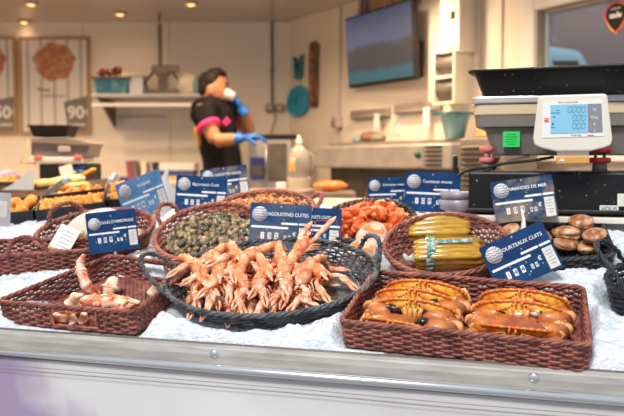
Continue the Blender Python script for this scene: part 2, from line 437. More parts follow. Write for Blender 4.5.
wf = struct(fr, 'window_1', 'white', bevel=.006); wf.location = WC; wf.rotation_euler = (0, 0, WRZ)
gk = MB().box(((gs0+sw1)/2, .02, (win_top+win_bot)/2), (sw1-gs0-.06, .006, win_top-win_bot)).build('pane', 'glass', wf, smooth=False)
gs = MB(); gs.box((gs0+.012, -.005, (win_top+win_bot)/2), (.02, .03, win_top-win_bot)); gs.box(((gs0+sw1)/2, -.005, win_top-.01), (sw1-gs0-.1, .03, .02)); gs.build('seal', 'slot', wf, smooth=False)
# sticker on the window
sp = onwall(614, 16, .0)
st = thing('round_sticker', 'black shield sticker with rainbow rim on the window glass', 'sticker', sp-WN*.012, WRZ)
def shield(sc, y0, y1):
    pts = [(0, -1.25), (.5, -.8), (.95, -.1), (1, .3), (.8, .75), (.4, .98), (0, 1.02), (-.4, .98), (-.8, .75), (-1, .3), (-.95, -.1), (-.5, -.8)]
    return MB().prism([(x*sc, z*sc) for x, z in pts], y0, y1)
shield(.052, -.002, 0).build('inner_field', 'black', st, smooth=False)
rim = mat('rainbow_rim', (.5, .05, .4), .4, (.8, .5, .02), 9, ramp=[(.5, (.7, .08, .08))])
shield(.062, 0, .003).build('rim', rim, st, smooth=False)
text('sade', .035, 'print', st, (0, -.003, .005), bold=.001)
text('QUALITE', .012, 'print', st, (0, -.003, .032))
# wall trims
def trim(px, w_, m='trimgrey', z0=FLOOR_Z, z1=CEIL_Z, Y=BACK_Y, n=1):
    p = at(px, 160, Y); return struct(MB().box((p.x, Y-.006, (z0+z1)/2), (w_, .012, z1-z0)), 'trim_%d' % n, m)
trim(169, .016, 'wall', n=1); trim(84, .014, 'wall', n=2)
for i, (px, w_, m) in enumerate(((341, .014, 'trimgrey'), (481, .02, 'trimgrey'), (499, .03, 'wall'))):
    s_ = wall_s(px); o = struct(MB().box((s_, -.006, (FLOOR_Z+CEIL_Z)/2), (w_, .012, CEIL_Z-FLOOR_Z)), 'trim_%d' % (3+i), m); o.location = WC; o.rotation_euler = (0, 0, WRZ)
# outside the window
for nm, c, d, m, lb, ct in (('reflection_backdrop', (4.6, 11.5, 2.4), (9, 5.0, 4.8), 'outgrey', 'large added grey purple box behind the window, standing in for its reflection', 'backdrop'),):  # added backdrop that gives the glass its grey purple reflection tone
    MB().box(c, d).build(nm, m, smooth=False, bevel=.05); tag(bpy.data.objects[nm], lb, ct)
vn = thing('parked_van', 'pale blue van parked outside behind the window', 'van', (1.05, 6.9, 0), 0)
MB().prism([(-1.1, .35), (1.6, .35), (1.6, 1.3), (1.15, 2.18), (.5, 2.26), (-.55, 2.24), (-1.1, 2.05)], -.35, .35).build('body', 'outblue', vn, smooth=False, bevel=.06)
for wx in (-.6, 1.0): MB().lathe([(.28, -.08), (.3, 0), (.28, .08)], (wx, -.34, .3), rot=Matrix.Rotation(PI/2, 3, 'X')).build('wheel', 'black', vn)
vn.scale = (1, 1, 1.12)
MB().prism([(1.18, 1.35), (1.5, 1.35), (1.1, 2.1), (.9, 2.1)], -.37, -.345).build('side_window', 'black', vn, smooth=False)

# ceiling lamps in view
for i, (px, py) in enumerate(((31, 3), (24, 21), (120, 13), (191, 3))):
    p = atz(px, py, CEIL_Z)
    t = thing('ceiling_spotlight', ['lit recessed spotlight in the ceiling, nearest the top left corner', 'lit recessed spotlight by the wall above the food posters', 'pale recessed spotlight in the ceiling above the shelf of crates', 'lit recessed spotlight in the ceiling above the man'][i], 'ceiling light', (p.x, p.y, CEIL_Z), group='recessed ceiling spotlights')
    MB().lathe([(.030, 0), (.046, 0), (.046, -.012), (.040, -.016), (.030, -.012)], n=20).build('trim_ring', 'brass', t)
    MB().lathe([(.029, -.004), (.026, -.012), (.012, -.018)], n=16).build('bulb', 'lampglow', t)
    l = warm_spot(p.x, p.y, (5, .5, 4, 5)[i]); l.parent = t; l.location = (0, 0, -.03)

# ------------------------------------------------------------ back wall furniture
def wthing(name, label, cat, px, py, off=0, group=None):
    p = onwall(px, py, off); return thing(name, label, cat, p, WRZ, group)

# food posters
def poster(x0, x1, label, price, foodpx, captions):
    Y = BACK_Y-.001; a = at(x0, 37, Y); b = at(x1, 135, Y); cx, cz = (a.x+b.x)/2, (a.z+b.z)/2; W_, H_ = b.x-a.x, a.z-b.z
    t = thing('food_poster', label, 'poster', (cx, Y, cz)); f = .022
    MB().box((0, -.012, 0), (W_-2*f, .008, H_-2*f)).build('print_sheet', 'plankprint', t, smooth=False)
    fm = MB()
    for sx in (-1, 1): fm.box((sx*(W_/2-f/2), -.012, 0), (f, .024, H_))
    for sz in (-1, 1): fm.box((0, -.012, sz*(H_/2-f/2)), (W_-2*f, .024, f))
    fm.build('frame', 'posterframe', t, smooth=False)
    c = at(foodpx, 62, Y)
    pl = [((.150+.010*math.sin(5*a_*1.0)+.008*math.sin(11*a_))*math.cos(a_)+c.x-cx, (.140+.010*math.cos(7*a_))*math.sin(a_)+c.z-cz) for a_ in [2*PI*k/40 for k in range(40)]]
    lim = W_/2-f-.002
    pl = [(x, z) for x, z in pl]
    pl = [(max(-lim, min(lim, x)), z) for x, z in pl]
    MB().prism(pl, -.018, -.016).build('food_picture', 'foodpic', t, smooth=False)
    q = [at(px, py, Y) for px, py in ((x1-27, 102), (x1-2.5, 96), (x1-2.5, 134), (x1-22, 134))]
    MB().prism([(v.x-cx, v.z-cz) for v in q], -.019, -.016).build('price_tag', 'pricegrey', t, smooth=False)
    pr = at(x1-13, 113, Y)
    text(price, .125, 'white', t, (pr.x-cx-.014, -.020, pr.z-cz), bold=.004)
    text('€', .07, 'white', t, (pr.x-cx+.075, -.020, pr.z-cz), bold=.002)
    text('le plateau', .03, 'white', t, (pr.x-cx, -.020, pr.z-cz-.085), bold=.001)
    for k, cpt in enumerate(captions):
        text(cpt, .034, 'pricegrey', t, (-.08+.07*k, -.020, at(50, 90+6*k, Y).z-cz), bold=.0005)
poster(19, 91.5, 'framed seafood poster with a food heap and 90 € price on the back wall', '90', 55, ('Plateau', 'fruits de mer'))
poster(-54, 18.5, 'framed price poster cut off by the left edge of the picture', '50', -14, ('Plateau', ' royal'))

# high shelf with things on it
sh = thing('wall_shelf', 'steel wall shelf carrying crates above the cream worktop wall', 'shelf', at(150, 94, 5.72))
a, b = at(92, 94, 5.5), at(228, 94, 5.5); W_ = b.x-a.x
sh.location = ((a.x+b.x)/2, 5.72, at(150, 95.5, 5.5).z)
MB().box((0, 0, 0), (W_, .5, .022)).build('shelf_board', 'steel', sh, smooth=False, bevel=.004)
MB().box((0, -.235, -.065), (W_, .02, .024)).build('front_rail', 'white', sh, smooth=False, bevel=.004)
for sx in (-1, 1): MB().prism([(-.22, -.012), (.25, -.012), (.25, -.2)], sx*(W_/2-.04)-.01, sx*(W_/2-.04)+.01, 'x').build('bracket', 'darksteel', sh, smooth=False)
SZ = sh.location.z+.011
def onshelf(px, y=5.65): return Vector((at(px, 90, y).x, y, SZ))
t = thing('plastic_crate', 'blue green plastic crate of red flowers on the wall shelf', 'crate', onshelf(114))
m_ = MB(); m_.box((0, 0, .055), (.245, .19, .11), taper=(.84, .84)); m_.build('body', 'crateblue', t, smooth=False, bevel=.01)
MB().box((0, 0, .116), (.27, .21, .014)).build('rim', 'darksteel', t, smooth=False, bevel=.004)
for k in range(9):
    q = MB(); c = (-.10+.16*rnd.random(), rnd.uniform(-.05, .05), .15+.03*rnd.random())
    for j in range(3): q.ell((c[0]+rnd.uniform(-.015, .015), c[1], c[2]+rnd.uniform(-.015, .015)), (.022, .018, .010), Matrix.Rotation(rnd.random()*3, 3, 'Y'), 8, 5)
    q.tube([(c[0], c[1], .11), c], .003, 5)
    tag(q.build('red_flower', 'redflower'), 'dark red flower head poking out of the blue crate on the shelf', 'flower', 'red flowers in the crate')
    bpy.data.objects['red_flower' if k == 0 else 'red_flower.%03d' % k].matrix_world = t.matrix_basis.copy()
t = thing('steel_canister', 'grey steel box beside the blue crate on the shelf', 'box', onshelf(138))
MB().box((0, 0, .065), (.10, .14, .13)).build('body', 'steel', t, smooth=False, bevel=.008); MB().box((0, 0, .134), (.105, .145, .01)).build('lid', 'steel', t, smooth=False)
def lumpybag(name, label, px, r, m, y=5.65, seed=1, z0=None, pos=None):
    rr = random.Random(seed); o3 = Vector((seed*3.1, 0, 0))
    f = lambda q: Vector((q.x, q.y, max(q.z, -.75)))*(1+.22*noise.noise(q*1.6+o3)+.08*noise.noise(q*4+o3))
    b_ = MB().ell((0, 0, r[2]*.8), r, None, 26, 16, f).build(name, m)
    b_.location = pos or onshelf(px, y); tag(b_, label, 'bag'); return b_
lumpybag('plastic_bag', 'crumpled beige bag lying behind the blue crate on the shelf', 125, (.17, .05, .10), 'beigebag', 5.83, 2)
lumpybag('plastic_bag', 'pale crumpled bag at the right end of the shelf behind the man', 188, (.085, .09, .085), 'beigebag', 5.65, 5)
lumpybag('blue_bag', 'light blue bag on the shelf right above the head of the man', 204, (.09, .09, .08), 'tealglass', 5.62, 8)
t = thing('cable_machine', 'small grey mixer with wires on the shelf under the hanging cable', 'machine', onshelf(163))
MB().box((0, 0, .02), (.24, .16, .04)).build('base', 'darksteel', t, smooth=False, bevel=.008)
MB().lathe([(.03, .04), (.035, .06), (.03, .13), (.05, .135), (.055, .18), (.02, .2)], (0, 0, 0)).build('motor', 'slot', t)
MB().box((.02, -.01, .185), (.19, .07, .05)).build('head', 'slot', t, smooth=False, bevel=.012)
MB().tube([(.07, 0, .16), (.12, -.03, .10), (.15, -.02, .03), (.22, 0, .012)], .008).build('wire', 'black', t)
MB().tube([(-.06, 0, .17), (-.12, -.03, .09), (-.10, -.02, .03), (-.18, 0, .012)], .008).build('wire', 'black', t)
p = at(160, 60, 5.62)
m_ = MB(); hz = []
for k in range(240): hz.append((p.x+.012*math.cos(k*.9), 5.62+.012*math.sin(k*.9), SZ+.20+(at(160, 24, 5.62).z-SZ-.20)*k/239))
m_.tube(hz, .006, 5); cc = m_.build('coiled_cable', 'pole'); tag(cc, 'dark coiled cable hanging from the ceiling down to the shelf', 'cable')
struct(MB().box((p.x, 5.62, (at(160, 22, 5.62).z+CEIL_Z)/2), (.016, .016, CEIL_Z-at(160, 22, 5.62).z)), 'trim_6', 'pole')

# dark conduit and switch boxes on back wall
p0 = at(272, 24, BACK_Y-.02); p1 = at(273, 104, BACK_Y-.02)
cd = thing('wall_conduit', 'thin dark conduit running down the back wall to the sockets', 'pipe', (p0.x, BACK_Y-.012, p1.z))
MB().tube([(0, 0, 0), (0, 0, CEIL_Z-p1.z)], .009, 8).build('pipe', 'pole', cd)
for z in (.25, .62): MB().box((0, 0, z), (.035, .02, .014)).build('clip', 'pole', cd, smooth=False)
for px in (270, 280):
    q = at(px, 108, BACK_Y); t = thing('wall_socket', 'grey double wall socket at the foot of the conduit, %s one' % ('left' if px == 270 else 'right'), 'socket', (q.x, BACK_Y, q.z), group='sockets on the back wall')
    MB().box((0, -.02, 0), (.062, .04, .06)).build('body', 'slot', t, smooth=False, bevel=.006); MB().lathe([(.020, 0), (.020, .006), (.014, .006)], (0, -.04, 0), 14, Matrix.Rotation(PI/2, 3, 'X')).build('outlet', 'trimgrey', t)
m_ = MB().tube([at(273, 108, 5.95), at(276, 118, 5.94), at(271, 134, 5.9), at(268, 140, 5.7)], .006); tag(m_.build('loose_cable', 'pole'), 'thin loose cable hanging from the wall sockets to the steel machine', 'cable')

# worktop along the back wall
WT = at(150, 183, 5.45).z
wt = thing('back_worktop', 'long steel worktop along the back wall', 'worktop', (-2.03, 5.68, 0))
MB().box((0, 0, WT-.02), (3.1, .6, .04)).build('top', 'steel', wt, smooth=False, bevel=.006)
MB().box((0, .02, (WT-.04+FLOOR_Z)/2), (3.0, .5, WT-.04-FLOOR_Z)).build('cabinet_body', 'white', wt, smooth=False)
def book(px, h_, w_, m, tilt, lab, y=5.6):
    q = at(px, 180, y); b_ = MB().box((0, 0, h_/2), (w_, .16, h_)).build('upright_binder', m, None, False, .004)
    b_.location = (q.x, y, WT+abs(math.sin(tilt))*w_/2); b_.rotation_euler = (0, tilt, 0); tag(b_, lab, 'binder', 'binders on the back worktop')
book(134, .15, .045, 'purple', -.12, 'dark purple binder leaning on the back worktop')
book(139, .15, .018, 'slot', -.12, 'thin brown binder next to the dark purple binder')
book(146, .145, .035, 'cream', 0, 'pale cream upright binder next to the thin brown binder')
book(158, .14, .025, 'black', -.1, 'black upright binder beside the flat stacked boxes')
def flatbox(px0, px1, z0, z1, m, lab, y=5.55):
    a, b = at(px0, 170, y), at(px1, 170, y); q = MB().box(((a.x+b.x)/2, y, (z0+z1)/2), (b.x-a.x, .22, z1-z0)).build('flat_box', m, None, False, .004); tag(q, lab, 'box', 'flat boxes stacked on the back worktop')
zz = [WT, WT+.025, WT+.05, WT+.085, WT+.135]
flatbox(161, 194, zz[0], zz[1]-.001, 'cream', 'cream flat box at the bottom of the stack on the back worktop')
flatbox(160, 195, zz[1], zz[2]-.001, 'yellowbook', 'yellow flat box in the stack on the back worktop')
flatbox(161, 196, zz[2], zz[3]-.001, 'bluebook', 'blue flat box in the stack on the back worktop')
flatbox(162, 197, zz[3], zz[4]-.001, 'white', 'white flat box on top of the stack on the back worktop')
q = MB().box((0, 0, .02), (.06, .05, .04)).build('small_dark_box', 'bluebook', None, False, .004); q.location = (at(124, 170, 5.6).x, 5.6, WT); tag(q, 'tiny dark blue box on the back worktop left of the binders', 'box')
# paper sheets / hood outline on wall
for x0, y0, x1, y1, lab in ((109, 115, 167, 131, 'pale rectangular paper notice on the wall under the shelf'),):
    a, b = at(x0, y0, BACK_Y), at(x1, y1, BACK_Y); t = thing('wall_notice', lab, 'notice', ((a.x+b.x)/2, BACK_Y, (a.z+b.z)/2))
    MB().box((0, -.003, 0), (b.x-a.x, .004, a.z-b.z)).build('sheet', 'label', t, smooth=False)
    MB().box((0, -.007, (a.z-b.z)/2-.01), (b.x-a.x, .006, .014)).build('top_rail', 'trimgrey', t, smooth=False)

# blue wooden fish, driftwood
t = wthing('wooden_fish', 'bright blue wooden fish ornament with a dark tail hanging on the wall', 'ornament', 298, 101, .02)
body = [(.150*math.cos(a)*(1-.1*math.sin(a)), .112*math.sin(a)) for a in [2*PI*k/28 for k in range(28)]]
MB().prism(body, -.015, .015).build('body', 'fishblue', t, smooth=False, bevel=.006)
for k in range(9):
    a = 2*PI*k/9; MB().tube([(.008*math.cos(a), -.017, .008*math.sin(a)), (.07*math.cos(a+.4), -.019, .045*math.sin(a+.4)), (.118*math.cos(a+.6), -.017, .088*math.sin(a+.6))], .0022, 5).build('scale_line', 'fishteal', t)
MB().prism([(-.015, .105), (.015, .105), (.006, .16), (-.006, .16)], -.008, .008).build('neck', 'cream', t, smooth=False)
MB().prism([(0, .15), (.05, .17), (.070, .33), (.028, .30), (0, .22), (-.028, .31), (-.065, .33), (-.045, .17)], -.01, .01).build('tail', 'fishteal', t, smooth=False, bevel=.003)
t = wthing('driftwood_board', 'narrow dark driftwood board beside the blue wooden fish', 'board', 313.5, 75, .02)
MB().prism([(-.048, -.22), (.042, -.225), (.050, -.05), (.045, .10), (.053, .20), (.008, .235), (-.045, .215), (-.05, .0)], -.012, .014).build('plank', 'drift', t, smooth=False, bevel=.003)
for k in range(5): MB().tube([(-.01, -.014, .16-k*.075), (.012, -.02, .14-k*.075), (-.006, -.014, .11-k*.075)], .005, 6).build('carved_mark', 'woodlite', t)

# television
tvw = .80
t = thing('television', 'flat television with a dark blue picture on the right wall', 'television', (.39, 4.83, 2.225)); t.rotation_euler = (R(4), R(1), R(-65))
W_, H_ = .80, .445
MB().box((0, .02, 0), (W_, .035, H_)).build('housing', 'black', t, smooth=False, bevel=.008)
MB().box((0, -.0005, .004), (W_-.03, .006, H_-.035)).build('screen', 'screen', t, smooth=False)
MB().box((0, .055, 0), (.3, .04, .26)).build('back_box', 'black', t, smooth=False, bevel=.01)
tb = wthing('tv_bracket', 'black jointed wall bracket behind the television', 'bracket', 419, 60, 0)
MB().box((0, -.015, 0), (.09, .03, .20)).build('wall_plate', 'black', tb, smooth=False, bevel=.004)
MB().box((-.05, -.055, .02), (.10, .05, .045)).build('arm', 'black', tb, smooth=False, bevel=.006)
MB().lathe([(.022, -.04), (.028, 0), (.022, .04)], (-.02, -.03, .0)).build('joint', 'black', tb)
MB().tube([(.0, -.03, -.05), (.04, -.05, -.03), (.05, -.04, .04), (.02, -.03, .09)], .008).build('cable', 'black', tb)
# wood sign above the tv
t = wthing('wood_slat_sign', 'brown wooden slat sign above the television', 'sign', 388, -1, .022)
MB().box((0, 0, 0), (.62, .02, .12)).build('backing', 'wood', t, smooth=False)
for k in range(13): MB().box((-.28+k*.047, -.016, 0), (.028, .014, .15)).build('slat', 'woodlite', t, smooth=False, bevel=.003)
m_ = MB(); m_.tube([(-.2+.03*math.cos(a), -.035, -.02+.06*math.sin(a)) for a in [2*PI*k/18 for k in range(18)]], .006, 6, closed=True); m_.build('blue_ring', 'bluebook', t)

# slots (utensil rails) on the right wall
for i, (x0, x1, y0) in enumerate(((352, 389, 114), (396, 441, 108))):
    a, b = onwall(x0, y0, .02), onwall(x1, y0, .02); t = thing('wall_rail', ['grey brown tool rail on the wall left under the television', 'longer grey brown tool rail on the wall right of the other rail'][i], 'rail', (a+b)/2, WRZ)
    w2 = (b-a).to_2d().length
    MB().box((0, 0, 0), (w2, .03, .055)).build('rail_body', 'slot', t, smooth=False, bevel=.004); MB().box((0, -.018, -.014), (w2, .012, .010)).build('lip', 'steel', t, smooth=False)
    MB().box((w2*.28, -.028, -.055), (.05, .004, .10)).build('hanging_paper', 'paper', t, smooth=False)
t = wthing('paper_strip', 'white paper strip taped on the wall between the two tool rails', 'notice', 399, 121, .003); MB().box((0, 0, 0), (.06, .003, .16)).build('sheet', 'paper', t, smooth=False)
t = wthing('socket_box', 'grey socket box on the wall with a cable above the steel counter', 'socket', 341, 122, 0)
MB().box((0, -.03, 0), (.065, .06, .075)).build('body', 'trimgrey', t, smooth=False, bevel=.006); MB().box((0, -.062, -.01), (.05, .004, .04)).build('flap', 'slot', t, smooth=False, bevel=.003)

# tall white electric cabinet, roll dispenser
t = wthing('electric_cabinet', 'tall cream wall cabinet with small stickers right of the television', 'cabinet', 467, 22, 0)
MB().box((0, -.06, .05), (.16, .12, .44)).build('body', 'creamlite', t, smooth=False, bevel=.006)
MB().box((.03, -.122, .02), (.03, .003, .04)).build('dark_sticker', 'black', t, smooth=False)
for k, z in enumerate((-.04, -.09, -.13)): MB().lathe([(.008, 0), (.008, .003)], (.03, -.121, z), 12, Matrix.Rotation(PI/2, 3, 'X')).build('round_sticker', 'tealglass', t)
t = wthing('roll_dispenser', 'cream wall dispenser holding two dark brown rolls', 'dispenser', 461, 78, 0)
MB().box((0, -.02, 0), (.18, .04, .29)).build('back_panel', 'cream', t, smooth=False, bevel=.004)
m_ = MB()
for sx in (-1, 1): m_.box((sx*.082, -.07, 0), (.016, .10, .29))
for z in (-.137, 0, .137): m_.box((0, -.07, z), (.15, .10, .016))
m_.build('frame', 'cream', t, smooth=False)
for z in (-.068, .068): MB().lathe([(.045, -.073), (.05, -.06), (.05, .06), (.045, .073)], (0, -.07, z), 20, Matrix.Rotation(PI/2, 3, 'Y')).build('roll', 'darksteel', t)

# steel chilled counter along right wall
pa, pb = Vector((-.03, 5.05, 0)), Vector((.657, 3.81, 0))
d_ = (pb-pa); L_ = d_.length; rz = math.atan2(d_.y, d_.x)
t = thing('steel_counter', 'long stainless steel chilled counter against the right wall', 'counter', pa + Vector((0, 0, FLOOR_Z)), rz)
ZT, ZB = 1.632-FLOOR_Z, 1.503-FLOOR_Z
MB().box((L_/2, .25, (ZT+ZB)/2), (L_, .5, ZT-ZB)).build('top_unit', 'steel', t, smooth=False, bevel=.012)
MB().box((L_/2, .33, ZB/2), (L_-.04, .34, ZB)).build('lower_body', 'darksteel', t, smooth=False)
MB().box((L_/2, .02, ZB-.30), (L_-.05, .04, .04)).build('middle_rail', 'steel', t, smooth=False)
MB().box((L_/2, .30, ZT+.012), (L_-.02, .30, .024)).build('back_board', 'slot', t, smooth=False)
m_ = MB()
for k in range(5): m_.box((L_-.125, -.006, ZB+.022+k*.022), (.12, .012, .009))
m_.build('vent_louvre', 'black', t, smooth=False)
MB().box((L_-.24, -.004, (ZT+ZB)/2), (.06, .008, .10)).build('switch_plate', 'steel', t, smooth=False)
MB().lathe([(.018, 0), (.02, .012), (.014, .02)], (L_-.24, -.004, (ZT+ZB)/2+.01), 16, Matrix.Rotation(PI/2, 3, 'X')).build('green_switch', mat('dark_green_switch', (.01, .12, .06), .4), t)
# clutter on that counter
CT = FLOOR_Z+ZT+.024
def onct(u_, v_): return pa + d_.normalized()*u_ + Vector((-d_.y, d_.x, 0)).normalized()*v_ + Vector((0, 0, CT))
for i, (u_, lab, m, r_) in enumerate(((.25, 'small blue sponge on the left end of the steel counter', 'tealglass', (.04, .03, .02)), (.38, 'small brown cloth bundle on the steel counter under the socket box', 'apron', (.06, .04, .035)), (.47, 'crumpled grey cloth on the steel counter next to the brown bundle', 'slot', (.05, .04, .028)))):
    b_ = MB().ell((0, 0, r_[2]*.8), r_, None, 16, 10, lambda q: Vector((q.x, q.y, max(q.z, -.8)))*(1+.25*noise.noise(q*2.2+Vector((i*5, 0, 0))))).build('cloth_bundle', m); b_.location = onct(u_, .22); tag(b_, lab, 'cloth')
t = thing('plastic_tub', 'teal translucent tub with a grey sponge on the steel counter', 'tub', onct(1.24, .17), rz)
tb_ = [(.048, 0), (.075, .12), (.080, .125), (.080, .13), (.070, .13), (.044, .01)]
q = MB().lathe(tb_[:4], n=24).build('body', 'tealglass', t); 
MB().box((0, 0, .128), (.185, .15, .012)).build('rim', 'fishteal', t, smooth=False, bevel=.004)
t = thing('louvred_compressor', 'grey louvred compressor box behind the big scale', 'compressor', (.762, 3.62, FLOOR_Z), R(-50))
MB().box((0.0, .13, .645), (.25, .26, 1.29)).build('body', 'slot', t, smooth=False, bevel=.01)
m_ = MB()
for k in range(10): m_.box((.0, -.006, 1.03+k*.024), (.21, .014, .010), Matrix.Rotation(R(30), 3, 'X'))
m_.build('louvres', 'darksteel', t, smooth=False)
q = MB().box((0, 0, .09), (.07, .08, .17)).build('orange_box', 'yellow', None, False, .006); q.location = (.80, 3.66, FLOOR_Z+1.29); q.rotation_euler = (0, 0, R(-50)); tag(q, 'orange cardboard box behind the tray of the big scale', 'box')

# steel machine, jug, behind the man
MX = at(268, 160, 5.35)
t = thing('steel_cooker', 'stainless steel cooker with a black lid and blue control panel', 'cooker', (MX.x+.01, 5.52, FLOOR_Z))
zt = at(268, 138, 5.35).z-FLOOR_Z; w2 = (at(292, 160, 5.35).x-at(247, 160, 5.35).x)
MB().box((0, .05, zt/2), (w2, .42, zt)).build('body', 'steel', t, smooth=False, bevel=.012)
MB().box((.02, .04, zt+.012), (w2*1.05, .44, .024)).build('lid', 'black', t, smooth=False, bevel=.006)
MB().box((-.08, -.168, zt-.20), (.095, .02, .145)).build('control_panel', 'bluebook', t, smooth=False, bevel=.004)
MB().box((-.08, -.181, zt-.215), (.07, .006, .07)).build('display_window', 'darksteel', t, smooth=False)
MB().box((.055, -.165, zt-.16), (.12, .012, .25)).build('door', 'darksteel', t, smooth=False, bevel=.004)
MB().tube([(-.02, -.20, zt-.03), (-.02, -.20, zt-.30)], .008).build('door_handle', 'chrome', t)
JX = at(299, 165, 4.4)
t = thing('liquid_jug', 'grey plastic jug with a dark spout and orange label standing on a pot', 'jug', (JX.x, 4.4, at(299, 178, 4.4).z))
prof = [(.045, 0), (.055, .006), (.057, .10), (.05, .145), (.022, .175), (.016, .18)]
MB().lathe(prof, n=20).build('body', 'jug', t)
MB().lathe([(.017, .18), (.018, .205), (.006, .215), (.005, .235)], n=14).build('cap', 'white', t)
MB().box((-.030, -.046, .075), (.045, .012, .07)).build('label', 'juglabel', t, smooth=False, bevel=.004)
MB().tube([(.045, 0, .14), (.075, 0, .12), (.078, 0, .06), (.052, 0, .035)], .008).build('handle', 'jug', t)
t = thing('cream_pot', 'pale cream round pot under the grey jug', 'pot', (JX.x, 4.4, at(299, 191, 4.4).z))
hp = at(299, 178, 4.4).z-at(299, 191, 4.4).z
MB().lathe([(.05, 0), (.062, .01), (.064, hp-.008), (.068, hp-.003)], n=22).build('body', 'cream', t)
MB().lathe([(.069, hp-.004), (.069, hp)], n=22).build('lid', 'creamlite', t)
pt = at(299, 191, 4.4).z
t = thing('prep_table', 'brown topped prep table under the jug and the pot', 'table', (-.10, 4.32, FLOOR_Z))
MB().box((.02, 0, pt-FLOOR_Z-.015), (.62, .34, .03)).build('top', 'slot', t, smooth=False, bevel=.005)
for sx in (-1, 1):
    for sy in (-1, 1): MB().box((.02+sx*.28, sy*.14, (pt-FLOOR_Z-.03)/2), (.04, .04, pt-FLOOR_Z-.03)).build('leg', 'steel', t, smooth=False)
MB().box((.02, 0, .45), (.56, .28, .03)).build('lower_shelf', 'slot', t, smooth=False)
q = MB().box((0, 0, .025), (.05, .05, .05)).build('small_cup_box', 'paper', None, False, .004); q.location = (at(281, 187, 4.3).x, 4.3, pt); tag(q, 'small white box on the prep table left of the jug', 'box')
b_ = MB().ell((0, 0, .02), (.09, .05, .028), None, 16, 9, lambda q: q*(1+.3*noise.noise(q*2))).build('orange_cloth', 'meat'); b_.location = (at(331, 195, 4.2).x, 4.25, pt+.012); tag(b_, 'bright orange crab shell piece on the prep table right of the jug', 'crab shell')

